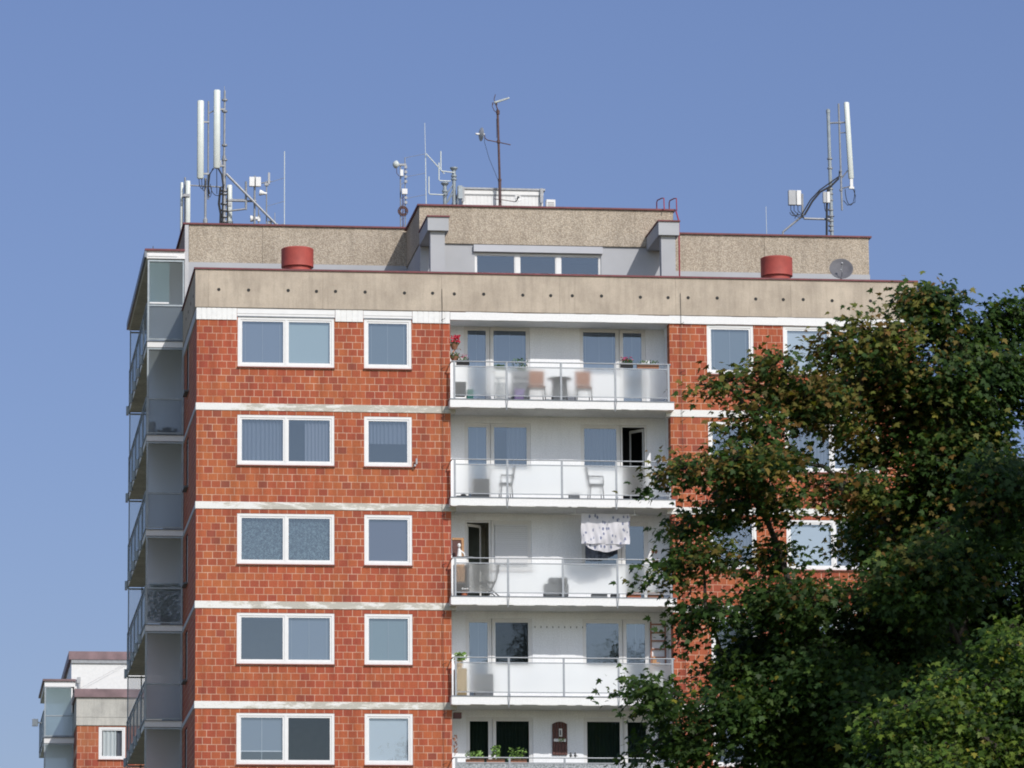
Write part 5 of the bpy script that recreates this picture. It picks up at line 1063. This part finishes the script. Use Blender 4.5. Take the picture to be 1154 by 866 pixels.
make_tree('maple_tree', 'large dark green maple with browning upper leaves in front of the tower', (10.8, -46.9, 0), None, E1, .12, 390, GREEN, 3, autumn=aut, twig_len=.22, dens=lambda e: .6 if e[0] > 11.2 else (.95 if e[0] < 8.4 else .95), trunk_r=.30)
make_tree('young_maple', 'bright yellow-green tree at the lower right, in front of the dark maple', (8.6, -61.6, 0), None, E2, .095, 430, LIME, 5, trunk_r=.14, twig_len=.17, gap=-.06)
# tall neighbours outside the view on the right: two mirrored in windows, one added to shade the maple
def ring_ell(bx, by, H, z0, rmax, n, seed, cone=False):
    rs = np.random.RandomState(seed); L_ = []
    for i in range(n):
        f = (i+.5)/n; a = i*2.4; z = z0+(H-z0)*f
        r = rmax*(1-f)**.9 if cone else rmax*sqrt(max(0, 1-(2*f-.9)**2*.8))
        L_.append((bx+r*.7*cos(a), by+r*.7*sin(a), z, max(.3, r*.55), max(.4, r*.4)))
    return L_
make_tree('broadleaf_tree', 'farther of two tall broadleaf trees outside the right edge, mirrored in the balcony windows', (23.5, -69, 0), None, ring_ell(23.5, -69, 26.0, 9, 4.4, 34, 2), .24, 11, GREEN, 9, shape=LEAFSMALL, trunk_r=.4, twig_len=.5, clump_leaves=42)

make_tree('broadleaf_tree', 'unseen tall dark tree outside the right edge, added to shade the lower half of the big maple', (16.8, -62, 0), None, ring_ell(16.8, -62, 24.3, 8, 4.3, 34, 6), .22, 14, GREEN, 13, shape=LEAFSMALL, trunk_r=.4, twig_len=.48, clump_leaves=44)
make_tree('spruce_tree', 'tall dark spruce outside the right edge, mirrored in a fourth balcony window', (19.4, -69.5, 0), None, ring_ell(19.4, -69.5, 28.6, 7, 5.2, 40, 4, True), .22, 11, [(.012, .030, .012), (.016, .036, .014)], 11, shape=LEAFSMALL, trunk_r=.35, twig_len=.42, clump_leaves=44, gap=-.6)
# ------------------------------------------------------------------ camera, light, sky
cam = bpy.data.cameras.new('camera'); co = bpy.data.objects.new('camera', cam); COL.objects.link(co); S.camera = co
f, yaw, pit, roll = 5200.38, .12955865, .17824582, -.00751435
from mathutils import Matrix
fw = Vector((sin(yaw)*cos(pit), cos(yaw)*cos(pit), sin(pit))); r = Vector((cos(yaw), -sin(yaw), 0)); u = r.cross(fw)
r2 = r*cos(roll)+u*sin(roll); u2 = -r*sin(roll)+u*cos(roll)
M = Matrix(((r2.x, u2.x, -fw.x, -7.688), (r2.y, u2.y, -fw.y, -127.529), (r2.z, u2.z, -fw.z, 1.63), (0, 0, 0, 1)))
co.matrix_world = M
cam.sensor_width = 36; cam.lens = 36*f/1154; cam.clip_start = .5; cam.clip_end = 4000
sd = Vector((.488, -1.16, 1.0)).normalized()
sun = bpy.data.lights.new('sun', 'SUN'); so = bpy.data.objects.new('sun', sun); COL.objects.link(so)
sun.energy = 3.35; sun.angle = radians(.53); sun.color = (1, .955, .88)
so.rotation_euler = sd.to_track_quat('Z', 'Y').to_euler(); so.location = (20, -60, 60)
w = bpy.data.worlds.new('World'); S.world = w; w.use_nodes = True; t = w.node_tree
bg = t.nodes['Background']; sky = N(t, 'ShaderNodeTexSky', _sky_type='NISHITA')
sky.sun_disc = False; sky.sun_elevation = math.asin(sd.z); sky.sun_rotation = atan2(sd.x, sd.y)
sky.air_density = 1.0; sky.dust_density = .8; sky.ozone_density = 1.5; sky.altitude = 300
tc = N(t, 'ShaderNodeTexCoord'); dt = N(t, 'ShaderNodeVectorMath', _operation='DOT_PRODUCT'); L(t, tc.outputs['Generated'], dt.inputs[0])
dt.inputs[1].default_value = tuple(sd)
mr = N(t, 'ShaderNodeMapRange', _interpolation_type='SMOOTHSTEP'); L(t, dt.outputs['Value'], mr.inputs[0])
for i, v in ((1, -.45), (2, .9), (3, 0.0), (4, 1.0)): mr.inputs[i].default_value = v   # added gain: sky brightened towards the sun to fill the shaded walls
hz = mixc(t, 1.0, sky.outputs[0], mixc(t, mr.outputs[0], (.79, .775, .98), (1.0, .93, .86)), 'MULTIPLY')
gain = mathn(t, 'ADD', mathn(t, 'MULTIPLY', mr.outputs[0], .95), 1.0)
sz = N(t, 'ShaderNodeSeparateXYZ'); L(t, tc.outputs['Generated'], sz.inputs[0])
hr = N(t, 'ShaderNodeMapRange'); L(t, sz.outputs[2], hr.inputs[0])
for i, v in ((1, .06), (2, .27), (3, .80), (4, 1.0)): hr.inputs[i].default_value = v   # dull haze low on the horizon
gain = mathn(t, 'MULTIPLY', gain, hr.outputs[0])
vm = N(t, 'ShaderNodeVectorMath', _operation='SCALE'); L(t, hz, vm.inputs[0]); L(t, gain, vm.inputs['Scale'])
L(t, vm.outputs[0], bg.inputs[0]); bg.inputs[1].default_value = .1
S.view_settings.view_transform = 'Standard'; S.view_settings.look = 'None'; S.view_settings.exposure = 0; S.view_settings.gamma = 1
S.render.engine = 'CYCLES'; S.cycles.max_bounces = 10; S.cycles.transparent_max_bounces = 16; S.cycles.use_denoising = True
S.cycles.caustics_reflective = False; S.cycles.filter_width = 1.9
